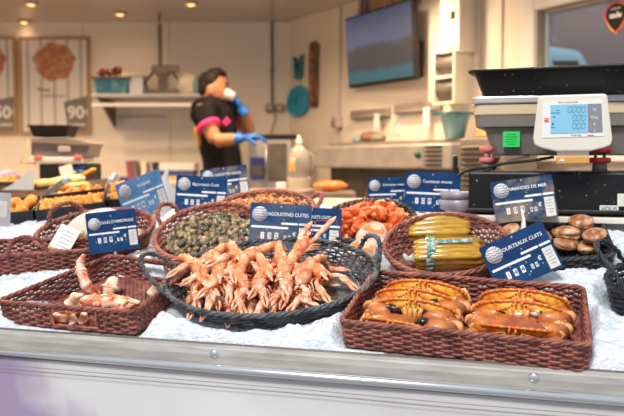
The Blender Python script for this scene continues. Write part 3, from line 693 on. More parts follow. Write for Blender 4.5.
# ------------------------------------------------------------ the man
def person():
    Y = 5.0; px = lambda x, y, yy=Y: at(x, y, yy)
    c = px(222, 190); base = Vector((c.x, Y, FLOOR_Z))
    t = thing('person', 'person in black jersey with blue gloves raising one hand to the mouth', 'person', base)
    Lc = lambda v: v-base
    hip = Lc(px(224, 186)); neck = Lc(px(211, 103)); chest = Lc(px(215, 125)); waist = Lc(px(222, 160))
    shN = Lc(px(201, 110, Y-.16)); shF = Lc(px(226, 112, Y+.16))
    elN = Lc(px(216, 141, Y-.24)); wrN = Lc(px(243, 138, Y-.26))
    elF = Lc(px(249, 131, Y+.12)); wrF = Lc(px(241, 108, Y+.0))
    head = Lc(px(214, 91))
    b = MB()
    # torso and legs
    b.tube([neck+Vector((0, 0, -.02)), chest+Vector((0, 0, .06)), chest, waist, hip, hip+Vector((0, 0, -.1))], [.08, .115, .128, .118, .126, .126], 16, flat=.75, up=(0.5, .9, 0))
    for s_ in (-1, 1):
        h0 = hip+Vector((.0, s_*.09, -.08)); h0.z = hip.z-.08
        b.tube([h0, Vector((h0.x+.02, s_*.10, .48)), Vector((h0.x, s_*.11, .09))], [.09, .062, .045], 12)
        b.ell((h0.x+.06, s_*.11, .045), (.13, .05, .045))
    b.tube([neck-Vector((0, 0, .03)), head-Vector((.01, 0, .05))], [.055, .052], 12)
    fn = lambda q: Vector((q.x*(1.0 if q.z > -.2 else 1.0+.12*(q.z+.2)), q.y*(1-.25*max(0, -q.z)), q.z))
    b.ell(head+Vector((.0, 0, .01)), (.092, .073, .118), None, 20, 14, fn)
    b.ell(head+Vector((.045, 0, -.055)), (.048, .045, .045))          # jaw
    b.tube([head+Vector((.085, 0, .03)), head+Vector((.106, 0, -.015)), head+Vector((.088, 0, -.022))], [.010, .015, .010], 8)   # nose
    b.ell(head+Vector((.086, 0, -.045)), (.014, .024, .006)); b.ell(head+Vector((.084, 0, -.056)), (.013, .022, .007))
    b.ell(head+Vector((.072, 0, .038)), (.016, .055, .010))           # brow
    for s_ in (-1, 1): b.ell(head+Vector((-.008, s_*.074, -.004)), (.017, .009, .030))
    b.tube([shN, (shN+elN)/2+Vector((0, 0, 0)), elN], [.050, .050, .042], 12); b.tube([elN, (elN+wrN)/2, wrN], [.044, .040, .028], 12)
    b.tube([shF, (shF+elF)/2, elF], [.050, .050, .042], 12); b.tube([elF, (elF+wrF)/2, wrF], [.044, .040, .028], 12)
    b.tube([shN, chest+Vector((0, 0, .10)), shF], [.05, .075, .05], 12)
    b.build('body', 'skin', t, remesh=.011)
    # jersey
    j = MB()
    j.tube([neck+Vector((0, 0, -.028)), chest+Vector((0, 0, .07)), chest, waist, hip, hip+Vector((0, 0, -.09))], [.090, .130, .142, .132, .140, .142], 18, flat=.80, up=(0.5, .9, 0))
    j.tube([shN, chest+Vector((0, 0, .09)), shF], [.080, .100, .080], 12)
    for s0, e0 in ((shN, elN), (shF, elF)): j.tube([s0, s0.lerp(e0, .30), s0.lerp(e0, .55)], [.080, .076, .070], 14)
    j.build('jersey', 'shirt', t, remesh=.011)
    for s0, e0 in ((shN, elN), (shF, elF)):
        MB().tube([s0.lerp(e0, .47), s0.lerp(e0, .585)], [.074, .075], 16).build('sleeve_band', 'pinkcloth', t)
    # yellow and pink side panel on the near side
    m_ = MB(); m_.tube([Lc(px(198.5, 119, Y-.2)), Lc(px(196.5, 130, Y-.19)), Lc(px(200, 145, Y-.15))], [.012, .022, .012], 8, flat=.8); m_.build('side_panel', 'yellowcloth', t)
    m_ = MB(); m_.prism([(-.03, -.01), (0, .028), (.012, .006), (.03, 0), (.006, -.014), (-.01, -.03)], -.004, .004); q = m_.build('chest_emblem', 'pinkcloth', t, smooth=False); q.location = Lc(px(227, 121, Y-.165)); q.rotation_euler = (0, 0, R(30))
    # trousers
    tr = MB()
    for s_ in (-1, 1):
        tr.tube([hip+Vector((0, s_*.085, -.02)), Vector((hip.x+.02, s_*.10, .50)), Vector((hip.x, s_*.11, .08))], [.12, .085, .07], 14)
    tr.tube([hip+Vector((0, 0, .0)), hip+Vector((0, 0, -.16))], [.136, .140], 14, flat=.78, up=(.5, .9, 0))
    tr.build('trousers', 'trousers', t, remesh=.014)
    # hair
    hf = lambda q: Vector((q.x, q.y, q.z))*(1+.10*noise.noise(q*4))
    h = MB(); h.ell(head+Vector((-.020, 0, .056)), (.082, .074, .074), None, 26, 16, hf); h.ell(head+Vector((-.055, 0, .018)), (.046, .072, .062), None, 20, 12, hf)
    h.tube([head+Vector((-.02, -.025, .105)), head+Vector((.035, -.02, .112)), head+Vector((.080, -.01, .098))], [.036, .034, .014], 10); h.tube([head+Vector((-.02, .03, .105)), head+Vector((.035, .03, .112)), head+Vector((.075, .02, .092))], [.036, .034, .014], 10)
    h.build('hair', 'hair', t, remesh=.008)
    for s_ in (-1, 1):
        MB().ell(head+Vector((.080, s_*.032, .018)), (.010, .014, .007), None, 10, 7).build('eye', 'eye', t)
        MB().tube([head+Vector((.088, s_*.014, .040)), head+Vector((.088, s_*.032, .046)), head+Vector((.074, s_*.05, .040))], .004, 6).build('eyebrow', 'hair', t)
    # gloved hands, five fingers each
    def hand(wr, direction, palm_n, curl, name='glove'):
        d = direction.normalized(); n = (palm_n-d*palm_n.dot(d)).normalized(); s_ = d.cross(n)
        g = MB(); g.tube([wr-d*.05, wr], [.036, .031], 12)
        g.tube([wr, wr+d*.03, wr+d*.085], [.031, .042, .044], 12, flat=.5, up=tuple(n))
        for i, (off, ln) in enumerate(((-.031, .068), (-.011, .078), (.011, .073), (.031, .058))):
            q = wr+d*.078+s_*off; pts = [q]; a = 0
            for k in range(3):
                a += curl*(.6 if k == 0 else 1); q = q+(d*math.cos(a)+n*math.sin(a))*ln*(.42 if k == 0 else .30); pts.append(q)
            g.tube(pts, [.0115, .0105, .0098, .0085], 8)
        q = wr+d*.025-s_*.032; g.tube([q, q+(d*.6-s_*.7+n*.3)*.035, q+(d*.95-s_*.45+n*.8)*.062], [.015, .012, .010], 8)
        return g.build(name, 'glove', t, remesh=.0055)
    hand(wrN, (wrN-elN), Vector((0, 0, -1)), .45)
    hand(wrF, Vector((-.55, -.12, .8)), Vector((-1, -.2, .2)), .42)
    return t, base
man, mbase = person()
# white cup held at the mouth, knife-like tool held in the near hand
q = at(230, 95, 4.95)
t = thing('white_mask', 'small white paper cup held to the mouth by the blue glove', 'cup', q); t.rotation_euler = (0, R(-70), 0)
MB().lathe([(.028, -.03), (.034, .03), (.036, .032)], n=18).build('cup_wall', 'paper', t)
t.name = 'paper_cup'

# ------------------------------------------------------------ the stall counter
ct = thing('market_counter', 'long market counter with a metal edge and white printed vinyl front', 'counter', (O.x, O.y, 0), YAW)
zb = BED_Z
prof = [(-.002, zb+.001), (-.002, zb-.085), (-.020, zb-.085), (-.020, zb-.040), (-.022, zb-.016), (-.020, zb-.003), (-.012, zb+.002)]
MB().prism([(y, z) for y, z in prof], -1.6, 1.5, 'x').build('edge_rail', 'steelrail', ct, smooth=False, bevel=.002)
MB().tube([(-1.6, -.030, zb-.040), (1.5, -.030, zb-.040)], .0085, 14).build('chrome_tube', 'chrome', ct)
MB().tube([(-1.6, -.006, zb+.0015), (1.5, -.006, zb+.0015)], .0035, 8).build('upper_lip', 'darksteel', ct)
for px, py in ((214, 352), (534, 382)):
    r = ray(px, py); M4 = ct.matrix_basis.inverted(); a0 = M4 @ C0; a1 = (M4.to_3x3() @ r); tt = (-.022-a0.y)/a1.y; h_ = a0+a1*tt
    MB().lathe([(.0095, 0), (.0095, .003), (.005, .006)], (h_.x, -.019, zb-.014), 14, Matrix.Rotation(PI/2, 3, 'X')).build('bolt', 'chrome', ct)
# vinyl front, gently bulging
m_ = MB(); nx, nz = 60, 14; vs = []
for j in range(nz+1):
    for i in range(nx+1):
        x = -1.6+3.1*i/nx; z = zb-.052-(zb-.10-.0)*j/nz*.98
        y = -.022-.018*math.sin(PI*min(1, j/nz*1.6+.02))-.006*noise.noise(Vector((x*3, z*4, 0)))
        vs.append((x, y, z))
vs2 = vs+[(x, y+.012, z) for x, y, z in vs]; K = len(vs); fs = []
for j in range(nz):
    for i in range(nx):
        a = j*(nx+1)+i; fs.append((a, a+1, a+nx+2, a+nx+1)); fs.append((a+K, a+K+nx+1, a+K+nx+2, a+K+1))
m_.add(vs2, fs); m_.build('vinyl_front', 'vinyl', ct)
m_ = MB()
for z in (zb-.066, zb-.074):
    m_.tube([(-1.6+.02*k, -.0345-.05*(zb-.056-z)-.006*noise.noise(Vector(((-1.6+.02*k)*3, z*4, 0)))*1, z) for k in range(155)], .0007, 4)
    m_.build('stitching', 'slot', ct); m_ = MB()
# bed and rear counter top (body behind the front)
BB = .82
dy = BB*math.cos(SL); dz = BB*math.sin(SL)
MB().prism([(0, zb), (dy, zb+dz), (dy, .3), (.0, .3)], -1.55, 1.45, 'x').build('display_bed', 'steel', ct, smooth=False)
RZ = zb+dz
MB().prism([(dy+.001, RZ), (dy+.62, RZ), (dy+.62, .3), (dy+.001, .3)], -1.9, 1.45, 'x').build('rear_top', 'steel', ct, smooth=False)
CTM = ct.matrix_basis.copy()
# riser shelf under the big scale
def rear(px, py, z): return CTM.inverted() @ atz(px, py, z)

# ------------------------------------------------------------ wicker baskets
def SCL(f): return f
def superpath(kind, rx, ry, n, rc=.035):
    pts = []
    if isinstance(kind, list):
        raw = []
        for i in range(4):
            c_ = kind[i]; p_ = kind[i-1]; q_ = kind[(i+1) % 4]; a_ = c_+(p_-c_).normalized()*rc; b_ = c_+(q_-c_).normalized()*rc
            a_, b_, cc_ = a_*SCL(rx), b_*SCL(rx), c_*SCL(rx)
            for k in range(17):
                f = k/16; v_ = a_*(1-f)**2+cc_*2*f*(1-f)+b_*f*f; raw.append((v_.x, v_.y))
    elif kind == 'oval':
        raw = [(rx*math.cos(2*PI*k/720), ry*math.sin(2*PI*k/720)) for k in range(720)]
    else:
        raw = []
        for cx, cy, a0 in ((rx-rc, ry-rc, 0), (-rx+rc, ry-rc, 90), (-rx+rc, -ry+rc, 180), (rx-rc, -ry+rc, 270)):
            for k in range(16): a = R(a0+90*k/15); raw.append((cx+rc*math.cos(a), cy+rc*math.sin(a)))
    d = [0]
    for i in range(len(raw)):
        a, b = raw[i], raw[(i+1) % len(raw)]; d.append(d[-1]+math.hypot(b[0]-a[0], b[1]-a[1]))
    T = d[-1]; j = 0
    for k in range(n):
        s_ = T*k/n
        while d[j+1] < s_: j += 1
        f = (s_-d[j])/(d[j+1]-d[j]+1e-12); a, b = raw[j], raw[(j+1) % len(raw)]
        pts.append(Vector((a[0]+(b[0]-a[0])*f, a[1]+(b[1]-a[1])*f, 0)))
    return pts, T
def basket(label, kind, c, rx, ry, rz, h, m, flare=.86, spacing=.0185, rowh=.0058, sr=.0025, rimr=.0035, handles=(), holes=(), tilt=(0, 0), rimwave=0, rimm=None, rc=.035, base_h=.004, amp=.0024):
    quad = kind if isinstance(kind, list) else None
    if quad: qs = rx; rx = 1.0; ry = 1.0
    mt = bedm(c[0], c[1], base_h, rz) @ Matrix.Rotation(tilt[0], 4, 'X') @ Matrix.Rotation(tilt[1], 4, 'Y')
    t = thing('wicker_basket', label, 'basket', mtx=mt)
    _, T = superpath(kind, rx, ry, 8, rc)
    ns = int(T/spacing/2)*2; sub = 3; n = ns*sub
    top, _ = superpath(kind, rx, ry, n, rc); 
    def pt(i, tz, off=0):
        i = i % n; p = top[i]; q = top[(i+1) % n]-top[i-1]; nr = Vector((q.y, -q.x, 0)).normalized()
        f = flare+(1-flare)*tz
        zt = h*(1+rimwave*(abs(p.x)/rx)**2)
        return Vector((p.x*f, p.y*f, zt*tz))+nr*off
    rows = max(3, int(h/rowh)); wv = MB()
    def inhole(i, tz):
        for (a0, a1, z0, z1) in holes:
            if a0 <= (i % n)/n <= a1 and z0 <= tz <= z1: return True
        return False
    for r_ in range(rows):
        tz = (r_+.5)/rows*.95+.01
        idx = list(range(n)); runs = []
        if any(z0 <= tz <= z1 for _, _, z0, z1 in holes):
            cur = []
            start = next(i for i in range(n) if inhole(i, tz))
            for k in range(n+1):
                i = start+k
                if inhole(i, tz):
                    if len(cur) > 2: runs.append(cur)
                    cur = []
                else: cur.append(i)
            if len(cur) > 2: runs.append(cur)
        else: runs = None
        f = lambda i: pt(i, tz+.012*noise.noise(Vector((i*.05, r_*1.7, len(label)))), amp*math.cos(PI*(i/sub)+r_*PI))
        if runs is None: wv.tube([f(i) for i in idx], sr, 6, closed=True, flat=1.1)
        else:
            for q in runs: wv.tube([f(i) for i in q], sr, 6, flat=1.1)
    for k in range(ns):
        i = k*sub
        zs = [0, .25, .5, .75, 1.0]
        if any(inhole(i, z) for z in (.4, .5)):
            for a, b in ((0, [q[2] for q in holes][0]), ([q[3] for q in holes][0], 1.0)): wv.tube([pt(i, a), pt(i, b)], sr*.75, 5)
        else: wv.tube([pt(i, z) for z in zs], sr*.75, 5)
    wv.build('woven_wall', m, t)
    for (a0, a1, z0, z1) in holes:
        fr = MB(); i0, i1 = int(a0*n), int(a1*n)
        lp = [pt(i, z0) for i in range(i0, i1+1, 2)]+[pt(i1, z1)]+[pt(i, z1) for i in range(i1, i0-1, -2)]
        fr.tube(lp, sr*1.3, 6, closed=True); fr.build('opening_border', m, t)
    rim = MB(); nb = max(60, int(T/.012)); 
    big = n
    for s3 in range(3):
        pp = []
        for k in range(n*1):
            ph = 2*PI*s3/3+2*PI*k/n*round(T/.052)
            b0 = pt(k, 1.0); q = top[(k+1) % n]-top[k-1]; nr = Vector((q.y, -q.x, 0)).normalized()
            pp.append(b0+nr*math.cos(ph)*rimr*.85+Vector((0, 0, 1))*(math.sin(ph)*rimr*.75))
        rim.tube(pp, rimr*.86, 7, closed=True)
    rim.build('rim', rimm or m, t)
    bs = MB(); bt, _ = superpath(kind, rx*flare*.985, ry*flare*.985, 64, rc*.8)
    bs.prism([(p.x, p.y) for p in bt], -.001, .002, 'z')
    if quad:
        hx = min(abs(v.x) for v in quad)*flare; hy = min(abs(v.y) for v in quad)*flare; rx_, ry_ = hx/flare, hy/flare
    else: rx_, ry_ = rx, ry
    if kind != 'oval':
        yy = -ry_*flare+.012
        while yy < ry_*flare-.010:
            ph = round(yy/.0085)*PI; bs.tube([(-rx_*flare+.012+(2*rx_*flare-.024)*q/60, yy, .004+.0016*math.cos(q*PI/2+ph)) for q in range(61)], .0028, 5); yy += .0085
    bs.build('base', m, t, smooth=False)
    # arched handles: (position along the rim 0..1, half span in metres, height, outward lean)
    for (pos, half, hh, lean) in handles:
        i = int(pos*n); c0 = pt(i, 1.0); q = (top[(i+1) % n]-top[i-1]).normalized(); nr = Vector((q.y, -q.x, 0))
        hd = MB()
        for s3 in range(3):
            pp = []
            for k in range(41):
                a = PI*k/40; kk = int(round(i-half*math.cos(a)*n/T)); base = pt(kk, 1.0)
                up = math.sin(a)**.75
                cpt = base+Vector((0, 0, 1))*(hh*up-.012*(1-up))+nr*(lean*up)
                ph = 2*PI*s3/3+k*.75
                tg = (q*math.sin(a)+Vector((0, 0, 1))*math.cos(a)).normalized(); b1 = tg.cross(nr)
                pp.append(cpt+(nr*math.cos(ph)+b1*math.sin(ph))*rimr*.72)
            hd.tube(pp, rimr*.8, 7)
        hd.build('handle', rimm or m, t)
    return t
def oval_from(Lp, Rp, Fp, Bp, h):
    l, r, f, b = (P(*q, h) for q in (Lp, Rp, Fp, Bp)); c = (l+r)/2*.5+(f+b)/2*.5
    d = r-l; return c, d.xy.length/2, (b-f).xy.length/2, math.atan2(d.y, d.x)
def rect_from(FL, FR, BR, BL, h):
    a, b, c_, d = (P(*q, h) for q in (FL, FR, BR, BL)); c = (a+b+c_+d)/4; e = ((b-a)+(c_-d))/2; g = ((d-a)+(c_-b))/2
    return c, e.xy.length/2, g.xy.length/2, math.atan2(e.y, e.x)
FOOT = []      # footprints that flatten the ice: (centre, rx, ry, rz)
def foot(c, rx, ry, rz, f, kind='oval'): FOOT.append((c.x, c.y, rx*f, ry*f, rz, kind))

def foot(c, rx, ry, rz, tilt=0, base=0, kind='oval', f=1.0): FOOT.append((c[0], c[1], rx*f, ry*f, rz, tilt, base, kind))
def obasket(label, Lp, Rp, Fp, Bp, h, ratio, tilt, m, rxs=1, rz=None, **k):
    l, r = P(*Lp, h), P(*Rp, h); rx = (r-l).xy.length/2*rxs; ry = rx*ratio; base = ry*math.sin(tilt)*k.get('flare', .86)
    mx, my = (Lp[0]+Rp[0])/2, (Fp[1]+Bp[1])/2
    c = P((mx+(Fp[0]+Bp[0])/2)/2, my, h+base); d = r-l
    rz = math.atan2(d.y, d.x) if rz is None else rz
    b = basket(label, 'oval', c, rx, ry, rz, h, m, tilt=(tilt, 0), base_h=base+.006, **k)
    foot(c, rx*.96, ry*.96, rz, tilt, base)
    return b, rx, ry
def qbasket(label, pts, h, m, shift=(0, 0), flare=.985, **k):    # FL, FR, BR, BL as bed coordinates
    c = sum(pts, Vector((0, 0, 0)))/4; d = (pts[1]-pts[0])+(pts[2]-pts[3]); rz = math.atan2(d.y, d.x); mi = Matrix.Rotation(-rz, 3, 'Z')
    loc = [mi @ Vector((p.x-c.x, p.y-c.y, 0)) for p in (pts[2], pts[3], pts[0], pts[1])]
    b = basket(label, loc, c, 1.0, 1.0, rz, h, m, flare=flare, rc=.018, **k)
    hx = sum(abs(v.x) for v in loc)/4; hy = sum(abs(v.y) for v in loc)/4
    foot(c, hx*.97, hy*.97, rz, kind='rect'); return b, c, hx, hy, rz
bC, cC, crx, cry, crz = qbasket('low red-brown wicker tray basket full of brown crabs in front', [P(340, 324, .052), P(590, 348, .052), P(583, 288, .056), P(374, 272, .056)], .053, 'wicker')
# claw basket (front left)
bK, kC, krx, kry, krz = qbasket('low red-brown wicker tray basket with openings holding loose crab claws', [P(-3, 306, .046), P(135, 317, .046), P(193, 268, .052), P(111, 257, .052)], .052, 'wicker',
            holes=((.620, .720, .14, .90), (.082, .145, .2, .90)))
# langoustine basket
bL, lrx, lry = obasket('large black oval wicker basket heaped with langoustines', (172, 268), (369, 260), (268, 312), (272, 240), .045, .70, R(7), 'wickgrey', flare=.84, rimr=.0038,
                       handles=((.50, .055, .055, .045), (.045, .050, .050, .016)))
bW, wrx, wry = obasket('brown oval wicker basket heaped with small dark snails', (161, 226), (256, 228), (212, 256), (210, 206), .045, 1.0, R(11), 'wickerpink', rimr=.0042, handles=((.44, .035, .038, .020),))
bG, grx, gry = obasket('pink-brown oval wicker basket of small brown shrimps at the back', (213, 212), (312, 210), (262, 236), (262, 188), .045, .82, R(10), 'wickerpink', rimr=.0045, handles=((.05, .030, .022, .028),))
bS, srx, sry = obasket('black oval wicker basket heaped with bright orange shrimps', (322, 223), (413, 220), (368, 246), (370, 197), .042, .95, R(8), 'wickblack', rimr=.0045, handles=((.90, .050, .036, .012),))
bV, vrx, vry = obasket('brown oval wicker basket holding two packs of yellow razor shells', (384, 243), (503, 246), (445, 276), (450, 211), .055, .95, R(10), 'wicker', flare=.80, rimr=.0038)
bN, nrx, nry = obasket('brown oval wicker basket of beige shells with a ring handle at the left back', (36, 238), (152, 225), (95, 256), (98, 206), .055, .78, R(7), 'wicker', rimr=.0045, handles=((.36, .050, .036, .01),))
bQ, qC, qrx, qry, qrz = qbasket('black rectangular wicker basket of big brown shells in front of the big scale', [P(491, 268, .048), P(615, 256, .048), P(601, 221, .050), P(506, 228, .050)], .046, 'wickblack', flare=.95)
bF, frx, fry = obasket('black wicker basket with a tall handle cut off by the right edge', (606, 278), (722, 288), (665, 316), (660, 250), .060, .80, R(5), 'wickblack', rimr=.0036, handles=((.52, .075, .070, .02),))
mF = P(91, 251, .070); mD = Vector((-.345, -.085, 0)); mE = Vector((-.028, .105, 0))
bM, mC, mrx, mry, mrz = qbasket('large brown wicker basket with an arched handle at the left edge', [mF+mD, mF, mF+mE*.7, mF+mD+mE*1.1], .068, 'wicker', flare=.92, handles=((.77, .050, .044, .0),))
# ------------------------------------------------------------ ice
def ice_h(a, b):
    n_ = noise.noise(Vector((a*7, b*7, 0)))*.012+noise.noise(Vector((a*28, b*28, 3)))*.008+noise.noise(Vector((a*80, b*80, 5)))*.0062+noise.noise(Vector((a*170, b*170, 9)))*.0036
    h = .034+n_
    h *= min(1, max(0, (b-.004)/.03))**.6
    ins = []
    for (cx, cy, rx, ry, rz, ti, base, kind) in FOOT:
        x, y = a-cx, b-cy
        c_, s_ = math.cos(-rz), math.sin(-rz); lx, ly = x*c_-y*s_, x*s_+y*c_
        if kind == 'rect': d = max(abs(lx)-rx, abs(ly)-ry)
        else: d = (math.hypot(lx/rx, ly/ry)-1)*min(rx, ry)
        tgt = base+ly*math.tan(ti)+.001
        if d < .030:
            f = max(0, min(1, d/.030)); f = f*f*(3-2*f)
            if d < 0: h = min(tgt, .2) if base or ti else .0; ins.append(h)
            else: h = (max(tgt, 0)*(1-f)+h*f) if (base or ti) else h*f
    return max(min([h]+ins), .0)
im = MB(); NA, NB = 460, 170; A0, A1, B0, B1 = -1.15, .98, .003, .80
vs = []
for j in range(NB+1):
    for i in range(NA+1):
        a = A0+(A1-A0)*i/NA; b = B0+(B1-B0)*j/NB; vs.append((a, b, ice_h(a, b)))
fs = [(j*(NA+1)+i, j*(NA+1)+i+1, (j+1)*(NA+1)+i+1, (j+1)*(NA+1)+i) for j in range(NB) for i in range(NA)
      if max(vs[j*(NA+1)+i][2], vs[(j+1)*(NA+1)+i+1][2]) > .0012 and not (vs[j*(NA+1)+i][0] > .215 and vs[j*(NA+1)+i][1] > .60) and not (vs[j*(NA+1)+i][1] > (.60 if vs[j*(NA+1)+i][0] < -.6 else .74))]
im.add(vs, fs); ice = im.build('crushed_ice', 'ice'); ice.matrix_world = BED
tag(ice, 'bed of crushed white ice between all the baskets on the counter', 'ice', kind='stuff')
for k in range(260):
    pass

# ------------------------------------------------------------ crabs
def make_crab(label, th=50, half=.080, right_claw=1.0, left_claw=1.0, seed=0):
    t = thing('brown_crab', label, 'crab', group='brown crabs in the front basket')
    rr = random.Random(seed); X = Matrix.Rotation(-R(th), 3, 'X'); cc = Vector((0, .012, .027))
    tr = lambda q: (X @ Vector(q))+cc
    def outline(a):     # a=0 right, 90deg front
        x = half*math.cos(a); y = -(.042 if math.sin(a) > 0 else .036)*abs(math.sin(a))**.85*(1 if math.sin(a) > 0 else -1); return x, y
    def shell(top, z, zc, ins=1.0, e=1):
        m_ = MB(); nu, nr = 48, 9; vs = [Vector((0, 0, z))]
        for j in range(1, nr+1):
            f = j/nr
            for i in range(nu):
                a = 2*PI*i/nu; x, y = outline(a); sc = f*ins
                if j == nr and top and math.sin(a) > -.2: sc *= 1+.018*math.sin(a*26)
                zz = zc+(z-zc)*(1-f**2.2)**.8+.0012*noise.noise(Vector((x*f*60, y*f*60, seed+z*99)))
                vs.append(Vector((x*sc, y*sc, zz)))
        fs = [(0, 1+i, 1+(i+1) % nu) for i in range(nu)]
        for j in range(nr-1):
            for i in range(nu): fs.append((1+j*nu+i, 1+j*nu+nu+i, 1+j*nu+nu+(i+1) % nu, 1+j*nu+(i+1) % nu))
        m_.add([tr(q) for q in vs], fs); return m_
    shell(True, .022, .0).build('carapace', 'crabtop', t)
    u_ = shell(False, -.022, .0005, .985); u_.build('underside', 'crabface', t)
    m_ = MB(); pts = []; rad = []
    for k in range(161):
        a = R(-12)+R(204)*k/160; x, y = outline(a); pts.append(tr((x*1.0, y*1.0, .0))); rad.append(.0022+.0013*abs(math.sin(k*PI/8)))
    m_.tube(pts, rad, 7); m_.build('crust_edge', 'crabedge', t)
    # furrows of the face: orange ridge line and pits
    for s_ in (-1, 1):
        m_ = MB(); m_.tube([tr((s_*.016, -.036, -.010)), tr((s_*.034, -.030, -.0135)), tr((s_*.052, -.018, -.0125))], [.0012, .0016, .0010], 7); m_.build('face_ridge', 'crabedge', t)
        m_ = MB(); m_.ell(tr((s_*.0125, -.038, -.008)), (.0018, .0018, .0018), None, 10, 7); m_.build('eye', 'eye', t)
        m_ = MB(); m_.tube([tr((s_*.017, -.034, -.012)), tr((s_*.014, -.024, -.020)), tr((s_*.009, -.012, -.023))], [.0040, .0050, .0034], 9); m_.build('cheek', 'crabmouth', t)
        m_ = MB(); m_.tube([tr((s_*.0045, -.034, -.014)), tr((s_*.0052, -.022, -.022)), tr((s_*.004, -.006, -.025))], [.0034, .0048, .0040], 9); m_.build('mouthpart', 'crabmouth', t)
        m_ = MB(); m_.tube([tr((s_*.005, -.043, -.002)), tr((s_*.006, -.046, -.008)), tr((s_*.004, -.044, -.013))], [.0025, .0028, .001], 7); m_.build('antennule', 'crabedge', t)
    m_ = MB()
    for k in range(5): m_.ell(tr((0, -.012+.007*k, -.0205)), (.012-.001*k, .0035, .003), X, 10, 6)
    m_.build('abdomen_flap', 'crabface', t)
    if rr.random() > .35:
        m_ = MB(); m_.ell(tr((rr.uniform(-.004, .004), -.030, -.021)), (.007, .004, .0035), None, 12, 8, lambda q: q*(1+.4*noise.noise(q*3))); m_.build('white_froth', 'barnacle', t)
    # claws
    for s_, sc in ((-1, left_claw), (1, right_claw)):
        if sc <= 0: continue
        sc *= 1.13
        c_ = MB(); y0 = -.034; z0 = .010+.042*math.sin(R(th))*.50
        P_ = lambda x, y, z: Vector((s_*x, y, z))
        c_.cur = 0
        c_.tube([P_(.086, y0+.002, z0-.003), P_(.078, y0-.005, z0-.003), P_(.062, y0-.011, z0-.001), P_(.044, y0-.012, z0+.001), P_(.033, y0-.011, z0+.003)],
                [.009*sc, .0128*sc, .0152*sc, .0140*sc, .0105*sc], 16, flat=1.02, up=(0, 0, 1))
        c_.cur = 1      # orange roots of the fingers, then black tips
        claw = c_.build('claw', ['crabclaw', 'crabjoint'], t)
        f1 = MB(); f1.tube([P_(.038, y0-.012, z0+.009*sc), P_(.027, y0-.014, z0+.009*sc), P_(.016, y0-.014, z0+.006*sc), P_(.007, y0-.012, z0+.0)], [.0075*sc, .0068*sc, .0050*sc, .0016], 10)
        f1.build('upper_finger', 'crabtip', claw)
        f1 = MB(); f1.tube([P_(.038, y0-.011, z0-.006*sc), P_(.027, y0-.013, z0-.007*sc), P_(.017, y0-.013, z0-.006*sc), P_(.009, y0-.011, z0-.003)], [.0065*sc, .0055*sc, .0042*sc, .0016], 10)
        f1.build('lower_finger', 'crabtip', claw)
        j_ = MB(); j_.ell(P_(.087, y0+.008, z0-.003), (.0100*sc, .0100*sc, .0110*sc), None, 14, 10); j_.build('carpus', 'crabjoint', claw)
        j_ = MB(); j_.lathe([(.0078, 0), (.0086, .0015), (.005, .0022)], P_(.077, y0-.0165*sc, z0-.002), 16, Matrix.Rotation(R(90), 3, 'X')); j_.build('joint_ring', 'crabmouth', claw)
        j_ = MB(); j_.tube([P_(.052, .004, .018), P_(.074, y0+.022, z0), P_(.086, y0+.010, z0)], [.010, .0115, .009], 10); j_.build('upper_arm', 'crabclaw', claw)
    for s_ in (-1, 1):
        for k in range(3):
            y = .006+.013*k; m_ = MB()
            m_.tube([(s_*.045, y, .016+.004*k), (s_*.074, y-.004, .026+.005*k), (s_*.086, y-.006, .016), (s_*.070, y-.012, .006), (s_*.050, y-.016, .004)], [.0065, .0060, .0052, .0040, .0015], 8)
            m_.build('leg', 'crabjoint', t)
    return t
crab_specs = [  # basket-local x, y, z, face tilt, half width, right claw, left claw, rz, label
 (-.092, .050, .010, 64, .082, 1.0, .85, -2, 'brown crab at the back of the left row in the front basket'),
 (-.104, .014, .007, 63, .084, 1.05, 1.05, -3, 'brown crab second from the back in the left row, black claw tip showing'),
 (-.094, -.024, .004, 62, .082, 1.15, .7, -3, 'brown crab third from the back in the left row with a big smooth right claw'),
 (-.122, -.064, -.006, 38, .070, 0, 0, -7, 'bright orange-red crab edge lying frontmost in the left row'),
 (.100, .046, .008, 64, .084, 1.05, .85, 0, 'brown crab at the back of the right row, white spot over its claw'),
 (.098, .004, .005, 63, .086, .95, 1.0, 0, 'brown crab in the middle of the right row with pale froth on its face'),
 (.095, -.042, .002, 26, .078, 1.15, 1.1, -1, 'brown crab frontmost in the right row, dark red shell top showing')]
for i, (x, y, z, th, hf, rc_, lc_, rzz, lb) in enumerate(crab_specs):
    c = make_crab(lb, th, hf, rc_, lc_, i*3+1)
    c.matrix_world = bC.matrix_world @ Matrix.Translation((x, y, z)) @ Matrix.Rotation(R(rzz), 4, 'Z')
    if i == 4:
        q = MB().ell((.028, -.053, .042), (.009, .005, .006), None, 10, 7, lambda v: v*(1+.3*noise.noise(v*2))).build('white_barnacle', 'barnacle', c)

